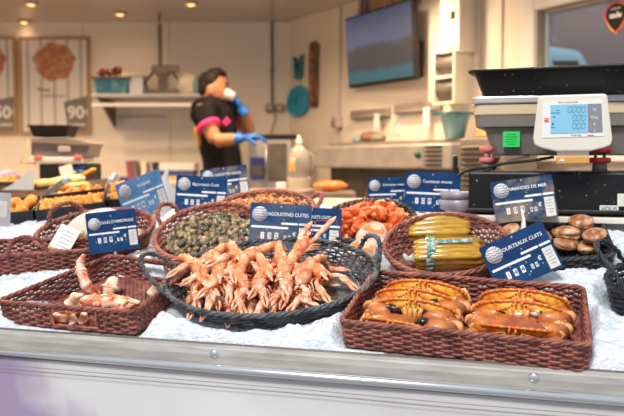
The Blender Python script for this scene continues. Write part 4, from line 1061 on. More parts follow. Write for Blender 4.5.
# ------------------------------------------------------------ langoustines
def make_lango(curl=1.2, spread=.3, bend=.5, label='', seed=0):
    t = thing('langoustine', label, 'langoustine', group='langoustines in the black oval basket'); rr = random.Random(seed)
    # abdomen
    pts = []; rad = []; p = Vector((0, 0, 0)); n = 30
    for k in range(n+1):
        f = k/n; a = -curl*f*f*1.3+.15; pts.append(p.copy()); d = Vector((0, math.cos(a), math.sin(a))); p = p+d*.066/n
        seg = (k % 5)/5; rad.append((.0132-.0046*f)*(1.06-.17*seg if k % 5 else .90))
    m_ = MB(); m_.tube(pts, rad, 12, flat=.88, up=(1, 0, 0)); m_.build('abdomen', 'lango', t)
    e = pts[-1]; d = (pts[-1]-pts[-3]).normalized(); m_ = MB()
    for q in (-2, -1, 0, 1, 2):
        ang = q*.42; dd = Vector((math.sin(ang), d.y*math.cos(ang), d.z*math.cos(ang))); m_.tube([e-d*.002, e+dd*.009, e+dd*.018, e+dd*.021], [.002, .0052, .0055, .002], 8, flat=.3, up=(0, -d.z, d.y))
    m_.build('tail_fan', 'lango', t)
    m_ = MB(); m_.tube([(0, .002, .001), (0, -.008, .002), (0, -.020, .0025), (0, -.032, .002), (0, -.041, .002), (0, -.047, .004), (0, -.060, .008)], [.0122, .0142, .0145, .0130, .0100, .0038, .0008], 14, flat=1.05, up=(0, 0, 1)); m_.build('carapace', 'lango', t)
    for s_ in (-1, 1):
        m_ = MB(); m_.ell((s_*.0072, -.044, .0062), (.0030, .0036, .0030), None, 10, 7); m_.build('eye', 'eye', t)
        m_ = MB(); m_.tube([(s_*.005, -.046, .002), (s_*.02, -.075, .016+rr.random()*.01), (s_*(.04+.02*rr.random()), -.09, .008), (s_*.06, -.075, -.016)], [.0012, .0008, .0006, .0004], 5); m_.build('antenna', 'antenna', t)
        sp = spread*(1+.5*rr.uniform(-1, 1)); b_ = bend*rr.uniform(.5, 1.4)
        x0, y0, z0 = s_*.009, -.030, -.003
        d1 = Vector((s_*math.sin(sp+.35), -math.cos(sp+.35), .10)); p1 = Vector((x0, y0, z0))+d1*.020; p2 = p1+Vector((s_*math.sin(sp), -math.cos(sp), .25))*.012
        d2 = Vector((s_*math.sin(sp-b_*.5), -math.cos(sp-b_*.5), -.05)).normalized(); p3 = p2+d2*.034
        m_ = MB(); m_.tube([(x0, y0, z0), p1, p2], [.0044, .0056, .0054], 8); m_.tube([p2, p2+d2*.006, p2+d2*.020, p3], [.0048, .0080, .0088, .0066], 10, flat=.72)
        claw = m_.build('claw', 'langopale', t)
        nn = Vector((-d2.y, d2.x, 0)).normalized()
        for q in (-1, 1):
            f_ = MB(); f_.tube([p3-d2*.004+nn*q*.0030, p3+d2*.013+nn*q*.0052, p3+d2*.030+nn*q*.0012], [.0042, .0036, .0011], 7); f_.build('finger', 'langopale', claw)
        for k in range(3):
            y = -.022+.008*k; m_ = MB(); l_ = rr.uniform(.8, 1.15)
            m_.tube([(s_*.010, y, -.007), (s_*.020*l_, y-.006, -.004), (s_*.027*l_, y-.014, -.011), (s_*.026*l_, y-.022, -.017)], [.0020, .0019, .0015, .0008], 6); m_.build('leg', 'langoleg', t)
    return t
LV = [make_lango(1.3, .25, .5, 'v', 1), make_lango(2.2, .55, .9, 'v', 2), make_lango(.7, .10, .2, 'v', 3), make_lango(1.8, .8, 1.3, 'v', 4)]
used = [False]*4
def lango(x, y, z, rz, pitch, roll, v, label='pink-orange langoustine among its likes in the heap in the black oval basket', s_=1.0):
    m = bL.matrix_world @ Matrix.Translation((x-.008, y+.018, z-.014)) @ Matrix.Rotation(R(rz), 4, 'Z') @ Matrix.Rotation(R(-pitch*.55), 4, 'X') @ Matrix.Rotation(R(roll), 4, 'Y') @ Matrix.Scale(s_, 4)
    if not used[v]: used[v] = True; LV[v].matrix_world = m; LV[v]['label'] = label; return LV[v]
    return copy_tree(LV[v], None, m, label)
bpy.context.view_layer.update()
rl = random.Random(21)
# lower layer fills the basket
for k in range(13):
    a = 2*PI*k/13+.2; f = .58 if k % 2 else .30
    lango(-.025+lrx*.62*f*math.cos(a)*1.25, lry*.75*f*math.sin(a)-.01, .026+.010*rl.random(), rl.uniform(-120, 120), rl.uniform(-10, 10), rl.uniform(-60, 60), k % 4)
front = [(-.150, -.050, .058, 24, -24, 12, 0), (-.104, -.072, .060, -16, -30, -10, 2), (-.056, -.080, .062, 28, -30, 14, 1), (-.006, -.082, .060, -8, -34, 0, 0),
         (.046, -.076, .058, 18, -30, -10, 3), (.094, -.066, .056, -22, -22, 10, 0), (.112, -.040, .052, 30, -12, 0, 1)]
mid = [(-.155, .0, .074, 42, -12, 14, 2), (-.100, -.018, .080, 14, -20, -12, 0), (-.050, -.026, .082, -16, -22, 8, 3), (.0, -.026, .084, 24, -20, 0, 0), (.050, -.022, .080, -24, -20, 14, 1), (.090, -.010, .070, -40, -8, 20, 0)]
back = [(-.120, .040, .080, -30, -6, 10, 0), (-.072, .032, .090, 22, -12, 16, 1), (-.022, .030, .088, -50, 0, 30, 2), (.028, .026, .082, 12, -10, 0, 3)]
front = [(a*.95, b+.032, c+.012, *r_) for a, b, c, *r_ in front]
for q in front[:-1]: lango(*q)
lango(*front[-1], label='langoustine rightmost in the front row of the heap, turned toward the handle')
for q in mid[1:]: lango(*q)
lango(*mid[0], label='langoustine at the left side of the heap, claws reaching to the left handle')
for q in back[:]: lango(*q)
lango(.068, .020, .090, 150, 26, 20, 1, 'langoustine standing up at the right of the heap, head raised before the sign')

# ------------------------------------------------------------ generic heap placement
def heap(bk, rx, ry, base, dome, dmin, n, seed, cx=0, cy=0, jit=.3, layers=1, dz=.01):
    rr = random.Random(seed); out = []
    for L_ in range(layers):
        pts = []; tries = 0
        while len(pts) < n and tries < 9000:
            tries += 1; x, y = rr.uniform(-1, 1), rr.uniform(-1, 1); r_ = math.hypot(x, y)
            if r_ > 1-.08*L_*0: continue
            X_, Y_ = x*rx, y*ry
            if any((X_-a)**2+(Y_-b)**2 < dmin*dmin for a, b in pts): continue
            pts.append((X_, Y_)); out.append((X_+cx, Y_+cy, base+dome*(1-r_*r_)-L_*dz+rr.uniform(-jit, jit)*dmin))
    return out
def rotm(rr, full=True):
    return Matrix.Rotation(rr.uniform(0, 2*PI), 4, 'Z') @ Matrix.Rotation(rr.uniform(-1, 1)*(PI if full else .5), 4, 'X') @ Matrix.Rotation(rr.uniform(-.7, .7), 4, 'Y')
# periwinkles
def snail(m):
    mb = MB(); pts = []; rad = []
    for k in range(34):
        f = k/33; a = f*2*PI*2.4; r_ = .0003+.0052*f**1.3; pts.append((r_*math.cos(a), r_*math.sin(a), (.0062)*(1-f**1.1))); rad.append(.0009+.0058*f**1.15)
    mb.tube(pts, rad, 8); o = mb.build('sea_snail', m); o['category'] = 'snail'; o['group'] = 'small snails in the brown basket'; return o
SN = [snail('snail1'), snail('snail2'), snail('snail3'), snail('snail2')]
lbs = ['olive brown sea snail in the heap behind the small snail sign', 'blackish sea snail in the heap in the brown oval basket', 'light tan sea snail in the heap in the brown oval basket', 'blackish sea snail in the heap in the brown oval basket']
rr = random.Random(5); lbs[0] = 'olive brown sea snail in the heap in the brown oval basket'
for k, (x, y, z) in enumerate(heap(bW, wrx*.82, wry*.82, .026, .014, .0115, 230, 3, layers=1)+heap(bW, wrx*.76, wry*.76, .017, .013, .0140, 90, 4)):
    i = rr.choice((0, 0, 1, 2, 2, 0, 3, 0)); o = SN[i]
    if 'used' in o: o = o.copy(); col.objects.link(o)
    o['used'] = 1; o['label'] = lbs[i]
    o.matrix_world = bW.matrix_world @ Matrix.Translation((x, y, z)) @ rotm(rr) @ Matrix.Scale(rr.uniform(.85, 1.2), 4)
for o in bpy.data.objects:
    if 'used' in o: del o['used']
# shrimps
def make_shrimp(name, m, L_, label, group, curl=2.6, detail=True):
    t = thing(name, label, 'shrimp', group=group); pts = []; rad = []; p = Vector((0, 0, 0)); n = 18
    for k in range(n+1):
        f = k/n; a = .9-curl*f; pts.append(p.copy()); p = p+Vector((math.cos(a), 0, math.sin(a)))*L_/n
        r_ = L_*(.035+.085*math.sin(PI*min(1, (f*1.25)**.7*.9+.05)) if f < .72 else .095-.10*(f-.72)/.28*.8); rad.append(max(r_, L_*.02)*(1 if k % 3 else .92))
    mb = MB(); mb.tube(pts, rad, 9, flat=1.15, up=(0, 1, 0)); mb.build('shell', m, t)
    e = pts[-1]; d = (pts[-1]-pts[-2]).normalized(); mb = MB()
    for q in (-1, 0, 1): mb.tube([e, e+(d+Vector((0, q*.5, 0)))*L_*.08, e+(d+Vector((0, q*.6, 0)))*L_*.16], [L_*.02, L_*.04, L_*.015], 6, flat=.4)
    mb.build('tail_fan', m, t)
    if detail:
        for q in (-1, 1):
            mb = MB(); mb.tube([pts[0], pts[0]+Vector((-.25, q*.15, .25))*L_, pts[0]+Vector((-.2, q*.5, .55))*L_], [L_*.012, L_*.008, L_*.005], 5); mb.build('antenna', m, t)
            mb = MB(); mb.ell(pts[1]+Vector((0, q*L_*.05, L_*.03)), (L_*.025,)*3, None, 8, 6); mb.build('eye', 'eye', t)
            for k in (4, 6, 8):
                mb = MB(); mb.tube([pts[k], pts[k]+Vector((-.05, q*.10, -.14))*L_, pts[k]+Vector((-.14, q*.06, -.24))*L_], [L_*.018, L_*.014, L_*.006], 5); mb.build('leg', m, t)
    return t
def spread_shrimp(proto, bk, pts, seed, full=True, smin=.85, smax=1.15):
    rr = random.Random(seed)
    for k, (x, y, z) in enumerate(pts):
        mt = bk.matrix_world @ Matrix.Translation((x, y, z)) @ rotm(rr, full) @ Matrix.Scale(rr.uniform(smin, smax), 4)
        if k == 0: proto.matrix_world = mt
        else: copy_tree(proto, None, mt)
bpy.context.view_layer.update()
ps = make_shrimp('pink_shrimp', 'shrimp', .062, 'bright orange-red shrimp in the heap in the black oval basket', 'orange shrimps in the black basket')
spread_shrimp(ps, bS, heap(bS, srx*.76, sry*.74, .028, .034, .019, 62, 8, layers=1)+heap(bS, srx*.66, sry*.66, .016, .030, .024, 34, 9), 31)
ts = make_shrimp('small_shrimp', 'tinyshrimp', .030, 'tiny brown-orange shrimp in the heap in the pink-brown basket at the back', 'tiny shrimps in the back basket', 2.9, False)
spread_shrimp(ts, bG, heap(bG, grx*.82, gry*.82, .034, .024, .0115, 230, 10), 32)

# ------------------------------------------------------------ loose crab legs and claws (front left)
KM = bK.matrix_world
KI = KM.inverted()
def kpt(px, py, h): # point above the bed under a pixel, in basket coordinates
    q = P(px, py, h); return KI @ (BED @ q)
def kw(px, py, dy=.020):
    r = KI.to_3x3() @ ray(px, py); o_ = KI @ C0; t_ = (-kry*.97+dy-o_.y)/r.y; return o_+r*t_
def limb(name, label, pts, rad, m, flat=.85, group='loose crab legs and claws', knob=False, n=12, spikes=0, cat='crab leg', cut=None):
    t = thing(name, label, cat, mtx=KM @ Matrix.Translation(pts[0]), group=group); p0 = Vector(pts[0]); pp = []
    rrr = []
    N_ = 8
    for i in range(len(pts)-1):
        for k in range(N_):
            f = k/N_; ff = f*f*(3-2*f)*.4+f*.6
            pp.append(Vector(pts[i]).lerp(Vector(pts[i+1]), f)-p0); rrr.append((rad[i]*(1-f)+rad[i+1]*f)*(1+.05*noise.noise(Vector((i*3+k*.7, len(label), 0)))))
    pp.append(Vector(pts[-1])-p0); rrr.append(rad[-1])
    for _ in range(3):
        pp = [pp[0]]+[(pp[i-1]+pp[i]*2+pp[i+1])/4 for i in range(1, len(pp)-1)]+[pp[-1]]
    b_ = MB(); b_.tube(pp, rrr, n, flat=flat); sh_ = b_.build('shell', m, t)
    for i in range(1, len(pts)-1):
        j = MB(); k = i*N_; j.tube([pp[k-1], pp[k], pp[k+1]], [rrr[k-1]*1.12, rrr[k]*1.25, rrr[k+1]*1.1], n, flat=flat); j.build('joint', m, t)
    if spikes:
        rs = random.Random(len(label))
        s__ = MB()
        for k in range(spikes):
            i = rs.randrange(3, len(pp)-3); a = rs.random()*6.28; d = Vector((math.cos(a), math.sin(a), .3)).normalized(); s__.tube([pp[i], pp[i]+d*(rrr[i]*.9), pp[i]+d*(rrr[i]+.003)], [.003, .0026, .0005], 5)
        s__.build('spines', m, t)['kind'] = 'stuff'
    if cut:
        c_ = MB(); d = (pp[-1]-pp[-2]).normalized(); c_.tube([pp[-1]-d*.001, pp[-1]+d*.002], [rad[-1]*.86, rad[-1]*.82], n, flat=flat); c_.build('cut_face', 'meat', t)
    return t
g = kpt
limb('crab_limb', 'large red spiny crab leg standing up out of the left basket', [g(100, 300, .012), g(96, 294, .030), g(86, 285, .062), g(81, 271, .084), g(80, 262, .102), g(84, 255, .112)], [.010, .0105, .0120, .0115, .0082, .0045], 'kingred', spikes=30)
t = limb('crab_pincer', 'broad crab claw piece with an orange cut face at the back of the left basket', [g(106, 297, .012), g(110, 288, .030), g(113, 280, .040)], [.011, .022, .017], 'kingwhite', flat=.7, cat='crab claw', cut=True)
limb('crab_limb', 'pale crab leg lying across the back of the left basket', [g(92, 298, .022), g(110, 297, .026), g(128, 301, .024), g(140, 303, .020)], [.006, .010, .009, .005], 'kingwhite')
limb('crab_pincer', 'small hooked cream claw upright against the left front rim', [kw(70, 312, .03), kw(72, 303, .035), kw(75, 297, .035), kw(83, 295, .035)], [.012, .0155, .011, .004], 'kingwhite', cat='crab claw')
limb('crab_limb', 'cream crab leg lying behind the front rim of the left basket', [g(80, 300, .030), g(94, 299, .032), g(110, 301, .030)], [.010, .012, .008], 'kingwhite')
limb('crab_limb', 'red knobby crab leg piece in the middle of the left basket', [g(100, 306, .022), g(114, 302, .032), g(126, 304, .03)], [.009, .012, .010], 'kingred', spikes=14)
limb('crab_limb', 'white round crab leg end seen through the front opening, upper left', [kw(44, 319), kw(56, 318), kw(68, 319)], [.010, .012, .010], 'kingwhite')
limb('crab_pincer', 'red tipped crab claw seen through the front opening, lower left', [kw(50, 329), kw(59, 325), kw(67, 318, .03)], [.005, .011, .010], 'kingred', cat='crab claw')
limb('crab_pincer', 'pale orange crab claw seen through the front opening, on the right', [kw(71, 315), kw(74, 322), kw(77, 328)], [.009, .011, .008], 'kingwhite', cat='crab claw')
limb('crab_limb', 'pale crab leg rightmost of those seen through the front opening', [kw(84, 314), kw(82, 321), kw(84, 328)], [.008, .009, .006], 'kingwhite')
limb('crab_pincer', 'cream and orange claw tip lying at the right end of the left basket', [g(150, 296, .030), g(157, 290, .040), g(164, 291, .036)], [.013, .017, .008], 'kingwhite', cat='crab claw')
limb('crab_limb', 'thin pale crab leg lying at the bottom of the left basket', [g(70, 306, .012), g(88, 307, .012), g(105, 305, .012)], [.008, .009, .007], 'kingwhite')

# ------------------------------------------------------------ big brown shells
def bigshell(px, py, h, r_, rot, label, gap=.12):
    q = P(px, py, h); r_ *= 1.15; t = thing('brown_shellfish', label, 'shellfish', mtx=bedm(q.x, q.y, h, rot[2]) @ Matrix.Rotation(rot[0], 4, 'X') @ Matrix.Rotation(rot[1], 4, 'Y'), group='big brown shells in the black basket')
    for s_ in (1, -1):
        f = lambda v: Vector((v.x, v.y*(1-.10*v.x), (max(v.z, 0)**.8 if v.z > 0 else 0)))
        mb = MB(); mb.ell((0, 0, 0), (r_, r_*.80, r_*.50*s_), Matrix.Rotation(-s_*gap, 3, 'Y'), 24, 12, f); mb.build('upper_valve' if s_ > 0 else 'lower_valve', 'clam', t)
    mb = MB(); mb.ell((r_*.12, 0, 0), (r_*.84, r_*.68, r_*.10)); mb.build('flesh', 'clamflesh', t)
bigshell(581, 222, .072, .026, (.15, .1, .3), 'brown shell topmost of the three at the right of the black basket')
bigshell(595, 236, .050, .027, (.1, .0, .8), 'round brown shell right of the heap in the black basket')
bigshell(566, 233, .056, .028, (-.1, 0, -.3), 'pale brown shell on top at the left of the three')
bigshell(566, 243, .036, .029, (.2, .05, 1.2), 'brown shell gaping open with orange flesh at the front rim', .22)
bigshell(540, 236, .048, .026, (.3, .6, 0), 'brown shell partly behind the right corner of the tilted sign')
bigshell(510, 232, .050, .023, (.3, -.5, .5), 'pinkish shell behind the left top corner of the tilted sign')
bigshell(530, 246, .024, .026, (0, .2, .5), 'brown shell lying under the tilted sign in the black basket')
bigshell(585, 248, .020, .026, (0, .2, 2), 'brown shell low in the black basket under the round one')

# beige whelks in the left rear basket
rr = random.Random(12)
def whelk():
    mb = MB(); pts = []; rad = []
    for k in range(40):
        f = k/39; a = f*2*PI*3; r_ = .0004+.007*f**1.5; pts.append((r_*math.cos(a), r_*math.sin(a), .030*(1-f))); rad.append(.001+.0085*f**1.3)
    mb.tube(pts, rad, 8); return mb.build('whelk', 'whelk')
wk = whelk(); tag(wk, 'beige brown whelk in the basket behind the left price sign', 'whelk', 'beige whelks in the left basket')
for k, (x, y, z) in enumerate(heap(bN, nrx*.75, nry*.74, .022, .016, .021, 60, 14)):
    o = wk if k == 0 else wk.copy()
    if k: col.objects.link(o)
    o.matrix_world = bN.matrix_world @ Matrix.Translation((x, y, z)) @ rotm(rr)

# ------------------------------------------------------------ razor shell packs
def pack(px, py, h, L_, W_, H_, rz, ti, label, band=False):
    q = P(px, py, h); t = thing('razor_shell_pack', label, 'seafood pack', mtx=bedm(q.x, q.y, h, rz) @ Matrix.Rotation(ti, 4, 'X'), group='packs of razor shells')
    k = 0; rows = 4
    for j in range(rows):
        for i in range(5):
            y = -W_/2+W_*(i+.5)/5*(1)+(.3 if j % 2 else 0)*W_/5*.6; z = -H_/2+H_*(j+.5)/rows
            if abs(y)/(W_/2) > 1.02 or (j == rows-1 and i in (4,)): continue
            dx = rnd.uniform(-.006, .006)
            mb = MB(); r_ = .0098; mb.tube([(-L_/2+dx, y, z), (-L_/2+.012+dx, y, z), (0, y+rnd.uniform(-.002, .002), z+.002), (L_/2-.012+dx, y, z), (L_/2+dx, y, z)], [r_*.55, r_, r_*1.06, r_, r_*.5], 10, flat=.75, up=(0, 0, 1)); mb.build('razor_shell', 'razor', t); k += 1
    f = lambda v: Vector((math.copysign(abs(v.x)**.55, v.x), math.copysign(abs(v.y)**.6, v.y), math.copysign(abs(v.z)**.6, v.z)))*(1+.03*noise.noise(v*5))
    mb = MB(); mb.ell((0, 0, 0), (L_*.54, W_*.60, H_*.62), None, 36, 22, f); mb.build('plastic_film', 'film', t)
    # gathered film knot at the left end
    mb = MB(); mb.tube([(-L_*.52, -.01, .0), (-L_*.60, -.012, .002), (-L_*.66, -.016, .012)], [.016, .006, .012], 10, flat=.6); mb.build('film_knot', 'bag', t)
    if band:
        pts = [(-L_*.30+.006*math.sin(a), W_*.63*math.cos(a), H_*.66*math.sin(a)) for a in [PI*1.15-PI*1.35*k/14 for k in range(15)]]
        mb = MB(); mb.tube(pts, .011, 6, flat=.08, up=(0, .01, 1)); 
        mb = MB()
        for i in range(14):
            p, q2 = Vector(pts[i]), Vector(pts[i+1]); w3 = Vector((.009, .002, 0))
            mb.add([p-w3, p+w3, q2+w3, q2-w3, p*1.03-w3, p*1.03+w3, q2*1.03+w3, q2*1.03-w3], [(0, 1, 2, 3), (7, 6, 5, 4), (0, 4, 5, 1), (3, 2, 6, 7)])
        mb.build('teal_band', 'tealband', t)
        mb = MB(); mb.box((.012, .006, H_*.64), (L_*.52, .010, .0012)); mb.build('paper_label', 'tealband', t, smooth=False)
    return t
pack(440, 230, .064, .142, .066, .056, R(10), R(30), 'upper plastic pack of yellow razor shells lying at the back of its basket')
pack(449, 254, .050, .148, .066, .058, R(10), R(28), 'lower plastic pack of yellow razor shells with a teal label band', True)

# ------------------------------------------------------------ round tubs with orange lids
def tub(px, py, h, label, ti, rz):
    q = P(px, py, h); t = thing('round_tub', label, 'tub', mtx=bedm(q.x, q.y, h, rz) @ Matrix.Rotation(ti, 4, 'X'), group='round tubs beside the langoustine basket')
    MB().lathe([(.028, -.026), (.034, -.022), (.037, .006), (.039, .008)], n=28).build('tub_body', 'tubwhite', t)
    MB().lathe([(.0395, .006), (.040, .014), (.036, .017), (.034, .0155)], n=28).build('lid', 'tubwhite', t)
    for a0, a1, m in ((R(20), R(160), 'tuborange'), (R(200), R(330), 'tubwhite')):
        mb = MB(); poly = [(.033*math.cos(a0+(a1-a0)*k/16), .033*math.sin(a0+(a1-a0)*k/16)) for k in range(17)]; mb.prism(poly, .0158, .0172, 'z'); mb.build('lid_print', m, t, smooth=False)
tub(373, 239, .050, 'round tub with an orange and white lid, behind the other tub', R(38), R(-20))
tub(362, 257, .044, 'round tub with a pale lid and orange rim by the right basket handle', R(42), R(-20))

# ------------------------------------------------------------ price signs
def sign(title, px, py, Y, label, yaw=0, roll=0, back=8, m='blue', W_=.145, H_=.100, digits='12,90', stick=.13, tsize=.0108, parent_z=None, sx=1, plain=False):
    c = at(px, py, Y); t = thing('price_sign', label, 'price sign', mtx=Matrix.Translation(c) @ Matrix.Rotation(R(yaw), 4, 'Z') @ Matrix.Rotation(R(-back), 4, 'X') @ Matrix.Rotation(R(-roll), 4, 'Y'), group='blue price signs')
    def rr_box(x, z, w_, h_, r_, y0, y1):
        pts = []
        for cx, cz, a0 in ((w_/2-r_, h_/2-r_, 0), (-w_/2+r_, h_/2-r_, 90), (-w_/2+r_, -h_/2+r_, 180), (w_/2-r_, -h_/2+r_, 270)):
            for k in range(5): a = R(a0+22.5*k); pts.append((x+cx+r_*math.cos(a), z+cz+r_*math.sin(a)))
        return MB().prism(pts, y0, y1)
    rr_box(0, 0, W_, H_, .004, 0, .0016).build('card', m, t, smooth=False)
    if stick:
        MB().box((0, .0035, -H_/2-stick/2+.03), (.0045, .0025, stick+.06)).build('skewer', 'stick', t, smooth=False)
    if plain:
        rr_box(0, 0, W_*.8, H_*.5, .002, -.0006, 0).build('pale_patch', 'label', t, smooth=False); return t
    u = W_/.145
    k = .018*u
    mb = MB(); mb.lathe([(k, 0), (k, .0009)], (-.049*u, 0, .026*u), 28, Matrix.Rotation(PI/2, 3, 'X')); lg = mb.build('round_logo', 'logo', t)
    for q in range(5):
        z = (-.012+.006*q)*u; hw = math.sqrt(max(0, k*k-z*z))*.95
        mb = MB(); mb.tube([(-.049*u+hw*(-1+2*i/14), -.0010, .026*u+z+.0012*math.sin(i*1.3+q)) for i in range(15)], .0006*u, 4); mb.build('logo_wave', 'bluegrey', lg)
    text(title, tsize*u, 'print', t, (.012*u, -.0006, .027*u), bold=.0001, ext=.0003, sx=sx)
    rr_box(-.036*u, -.004*u, .064*u, .0052*u, .0025*u, -.0006, 0).build('white_bar', 'print', t, smooth=False)
    rr_box(-.001*u, -.0045*u, .042*u, .0052*u, .0025*u, -.0005, 0).build('white_bar', 'print', t, smooth=False)
    rr_box(.022*u, .006*u, .040*u, .0050*u, .0024*u, -.0006, 0).build('white_bar', 'print', t, smooth=False)
    rr_box(.057*u, .006*u, .026*u, .0050*u, .0024*u, -.0006, 0).build('white_bar', 'print', t, smooth=False)
    rr_box(.057*u, -.025*u, .023*u, .046*u, .001, -.0005, 0).build('paper_label', 'label', t, smooth=False)
    for q in range(5): rr_box(.057*u, (-.010-.007*q)*u, (.012+.004*(q % 2))*u, .0012*u, .0004, -.0009, -.0005).build('label_print', 'slot', t, smooth=False)
    x = -.040*u
    for i, ch in enumerate(digits):
        if ch == ',': text(',', .018*u, 'print', t, (x-.004*u, -.0006, -.030*u), ext=.0003); x += .004*u; continue
        big = i < digits.index(','); hh = (.0155 if big else .0105)*u
        rr_box(x, (-.024 if big else -.027)*u, hh*.55, hh, .001*u, -.0005, 0).build('price_tile', 'print', t, smooth=False)
        text(ch, hh*.95, 'printred' if i == 0 else 'printdark', t, (x, -.0006, (-.024 if big else -.027)*u), ext=.0004)
        x += (.0165 if big else .010)*u
    text('€', .013*u, 'print', t, (x+.001*u, -.0006, -.018*u), ext=.0003, bold=.0002)
    for (gx, gz) in ((0, .045), (.008, .015), (-.030, -.010), (.005, -.014), (-.050, -.028), (.036, -.030), (.0, -.040)):
        mb = MB(); mb.lathe([(.0016*u if gz < .04 else .0026*u, 0), (.0014*u, .0008)], (gx*u, -.0002, gz*u), 10, Matrix.Rotation(PI/2, 3, 'X')); mb.build('brass_dot', 'gold', t)
    return t
sign('TOURTEAUX CUITS', 521, 257, 1.615, 'blue price sign tilted steeply above the crab basket', 0, 24, 12, digits='144,50', stick=0, tsize=.0110, W_=.142, H_=.102)
sign('LANGOUSTINES CUITES', 280, 226, 1.84, 'wide blue-grey price sign behind the langoustine heap', -4, -3, 10, 'bluegrey', digits='132,90', stick=.07, tsize=.0118, sx=.84, W_=.143, H_=.104)
sign('BOUQUETS CUITS', 311, 228, 1.93, 'blue price sign half hidden behind the langoustine sign', -6, -3, 8, digits='189,90', stick=.07, sx=.8)
sign('Bigorneaux Cuits', 201, 194, 2.25, 'deep blue price sign standing in front of the man over the snail basket', -2, -3, 6, digits='120,11', stick=.08)
sign('CREVETTES GRISES', 225, 183, 2.48, 'greyish price sign behind the snail basket sign', 4, 7, 8, 'bluefade', digits='109,48', stick=.10, sx=.9)
sign('MOULES D\'ARMORIQUE', 112.5, 231, 1.92, 'blue price sign at the right corner of the whelk basket on the left', 14, 6, 8, digits='189,11', stick=.07, sx=.82, tsize=.0118, W_=.118, H_=.098)
sign('COQUES', 143, 195, 2.2, 'light blue price sign turned sideways above the left baskets', 46, 17, 4, 'bluelite', W_=.150, H_=.106, digits='188,11', stick=.09)
sign('Crevettes roses', 390, 193, 2.25, 'smaller blue price sign left of the upright one, behind the orange shrimps', 2, 2, 6, digits='189,90', stick=.10, W_=.125, H_=.088)
sign('Couteaux vivants', 432.5, 192, 2.08, 'upright blue price sign above the razor shell packs', -2, -2, 4, digits='109,11', stick=.07, H_=.104)
sign('AMANDES DE MER', 524, 199, 1.885, 'blue and tan price sign leaning against the black scale base', -6, 8, 12, 'bluefade', digits='109,88', stick=0)
sign('', -7, 209, 2.02, 'pale grey card cut off by the left edge of the picture', 30, -4, 4, 'bag', W_=.085, H_=.085, stick=.08, plain=True)
# white twisted paper behind the tilted sign
mb = MB(); mb.tube([(0, 0, 0), (.002, 0, .03), (-.003, 0, .055), (-.010, .004, .075)], [.020, .015, .008, .002], 9, flat=.35); q = mb.build('paper_napkin', 'paper'); q.location = at(520, 243, 1.745); q.rotation_euler = (0, R(10), 0); tag(q, 'twisted white paper sticking up behind the tilted price sign', 'paper')

# white tag and cream tray in the whelk basket
q = P(62, 237, .085); t = thing('white_tag', 'white paper tag with a green corner standing in the whelk basket', 'tag', mtx=bedm(q.x, q.y, .072, R(10)) @ Matrix.Rotation(R(50), 4, 'X') @ Matrix.Rotation(R(-25), 4, 'Z'))
MB().box((0, 0, 0), (.058, .082, .0012)).build('sheet', 'paper', t, smooth=False, bevel=.0005); MB().box((-.016, -.030, .0009), (.024, .018, .0006)).build('green_corner', mat('lime_green_print', (.42, .55, .05), .5), t, smooth=False)
for k in range(5): MB().box((.004, .028-.010*k, .0009), (.034-.006*(k % 2), .0018, .0005)).build('print_line', 'slot', t, smooth=False)
q = P(88, 240, .05); mb = MB(); mb.ell((0, 0, 0), (.082, .012, .060), None, 30, 16, lambda v: Vector((math.copysign(abs(v.x)**.8, v.x), v.y, math.copysign(abs(v.z)**.8, v.z)))); o = mb.build('plastic_platter', 'creamlite'); o.matrix_world = bedm(q.x+.01, q.y+.03, .058, R(14)) @ Matrix.Rotation(R(-18), 4, 'X') @ Matrix.Rotation(R(-14), 4, 'Y')
tag(o, 'rounded cream plastic platter leaning in the basket behind the left blue sign', 'platter')
# frosted bag cone between the signs
mb = MB(); mb.tube([(0, 0, 0), (0, 0, .05), (.004, 0, .09), (-.004, 0, .125), (.002, 0, .15), (.008, 0, .172)], [.045, .05, .036, .016, .007, .004], 16, flat=.7, up=(0, 1, 0)); o = mb.build('plastic_bag', 'bag'); o.location = at(166, 224, 2.42); tag(o, 'tall knotted frosted plastic bag between the two left signs', 'bag')

# ------------------------------------------------------------ riser shelf and the big scale
RT = at(540, 216, 1.925).z
SO = at(540, 216, 1.925); SO.z = RT
mS = Matrix.Translation(SO) @ Matrix.Rotation(YAW, 4, 'Z'); mSi = mS.inverted()
def sc(px, py, dy=0):
    r = mSi.to_3x3() @ ray(px, py); o_ = mSi @ C0; t_ = (dy-o_.y)/r.y; return o_+r*t_
rs = thing('riser_shelf', 'tan edged shelf that carries the big scale behind the black basket', 'shelf', mtx=mS)
xl = sc(462, 200).x
MB().prism([(-.02, 0), (.60, 0), (.60, -.014), (-.02, -.014)], xl, 1.0, 'x').build('board', 'cream', rs, smooth=False, bevel=.002)
bz = (mSi @ (BED @ Vector((.4, .625, 0)))); 
MB().prism([(-.005, -.015), (.35, -.015), (-.005, bz.z+.004)], xl+.01, .98, 'x').build('support', 'darksteel', rs, smooth=False)

sb = thing('scale_plinth', 'speckled black box under the big scale', 'box', mtx=mS)
x0, x1 = sc(468, 190).x, .62; hT = sc(500, 172).z
MB().box(((x0+x1)/2, .19, .004+(hT-.004)/2+.0), (x1-x0, .36, hT-.004)).build('body', 'speck', sb, smooth=False, bevel=.005)
MB().box(((x0+x1)/2, .19, .003), (x1-x0-.03, .33, .006)).build('foot_rail', 'black', sb, smooth=False)
MB().box(((x0+x1)/2, .002, .012), (x1-x0+.004, .012, .008)).build('lower_lip', 'black', sb, smooth=False, bevel=.002)
p = sc(609, 209, .0095); t_ = MB().box((p.x, .0085, p.z), (.042, .002, .017)).build('white_sticker', 'label', sb, smooth=False)
text('VOUS', .014, 'printdark', sb, (p.x, .007, p.z))
p = sc(621, 200, .0095); MB().box((p.x, .0085, p.z), (.016, .002, .030)).build('white_sticker', 'label', sb, smooth=False)

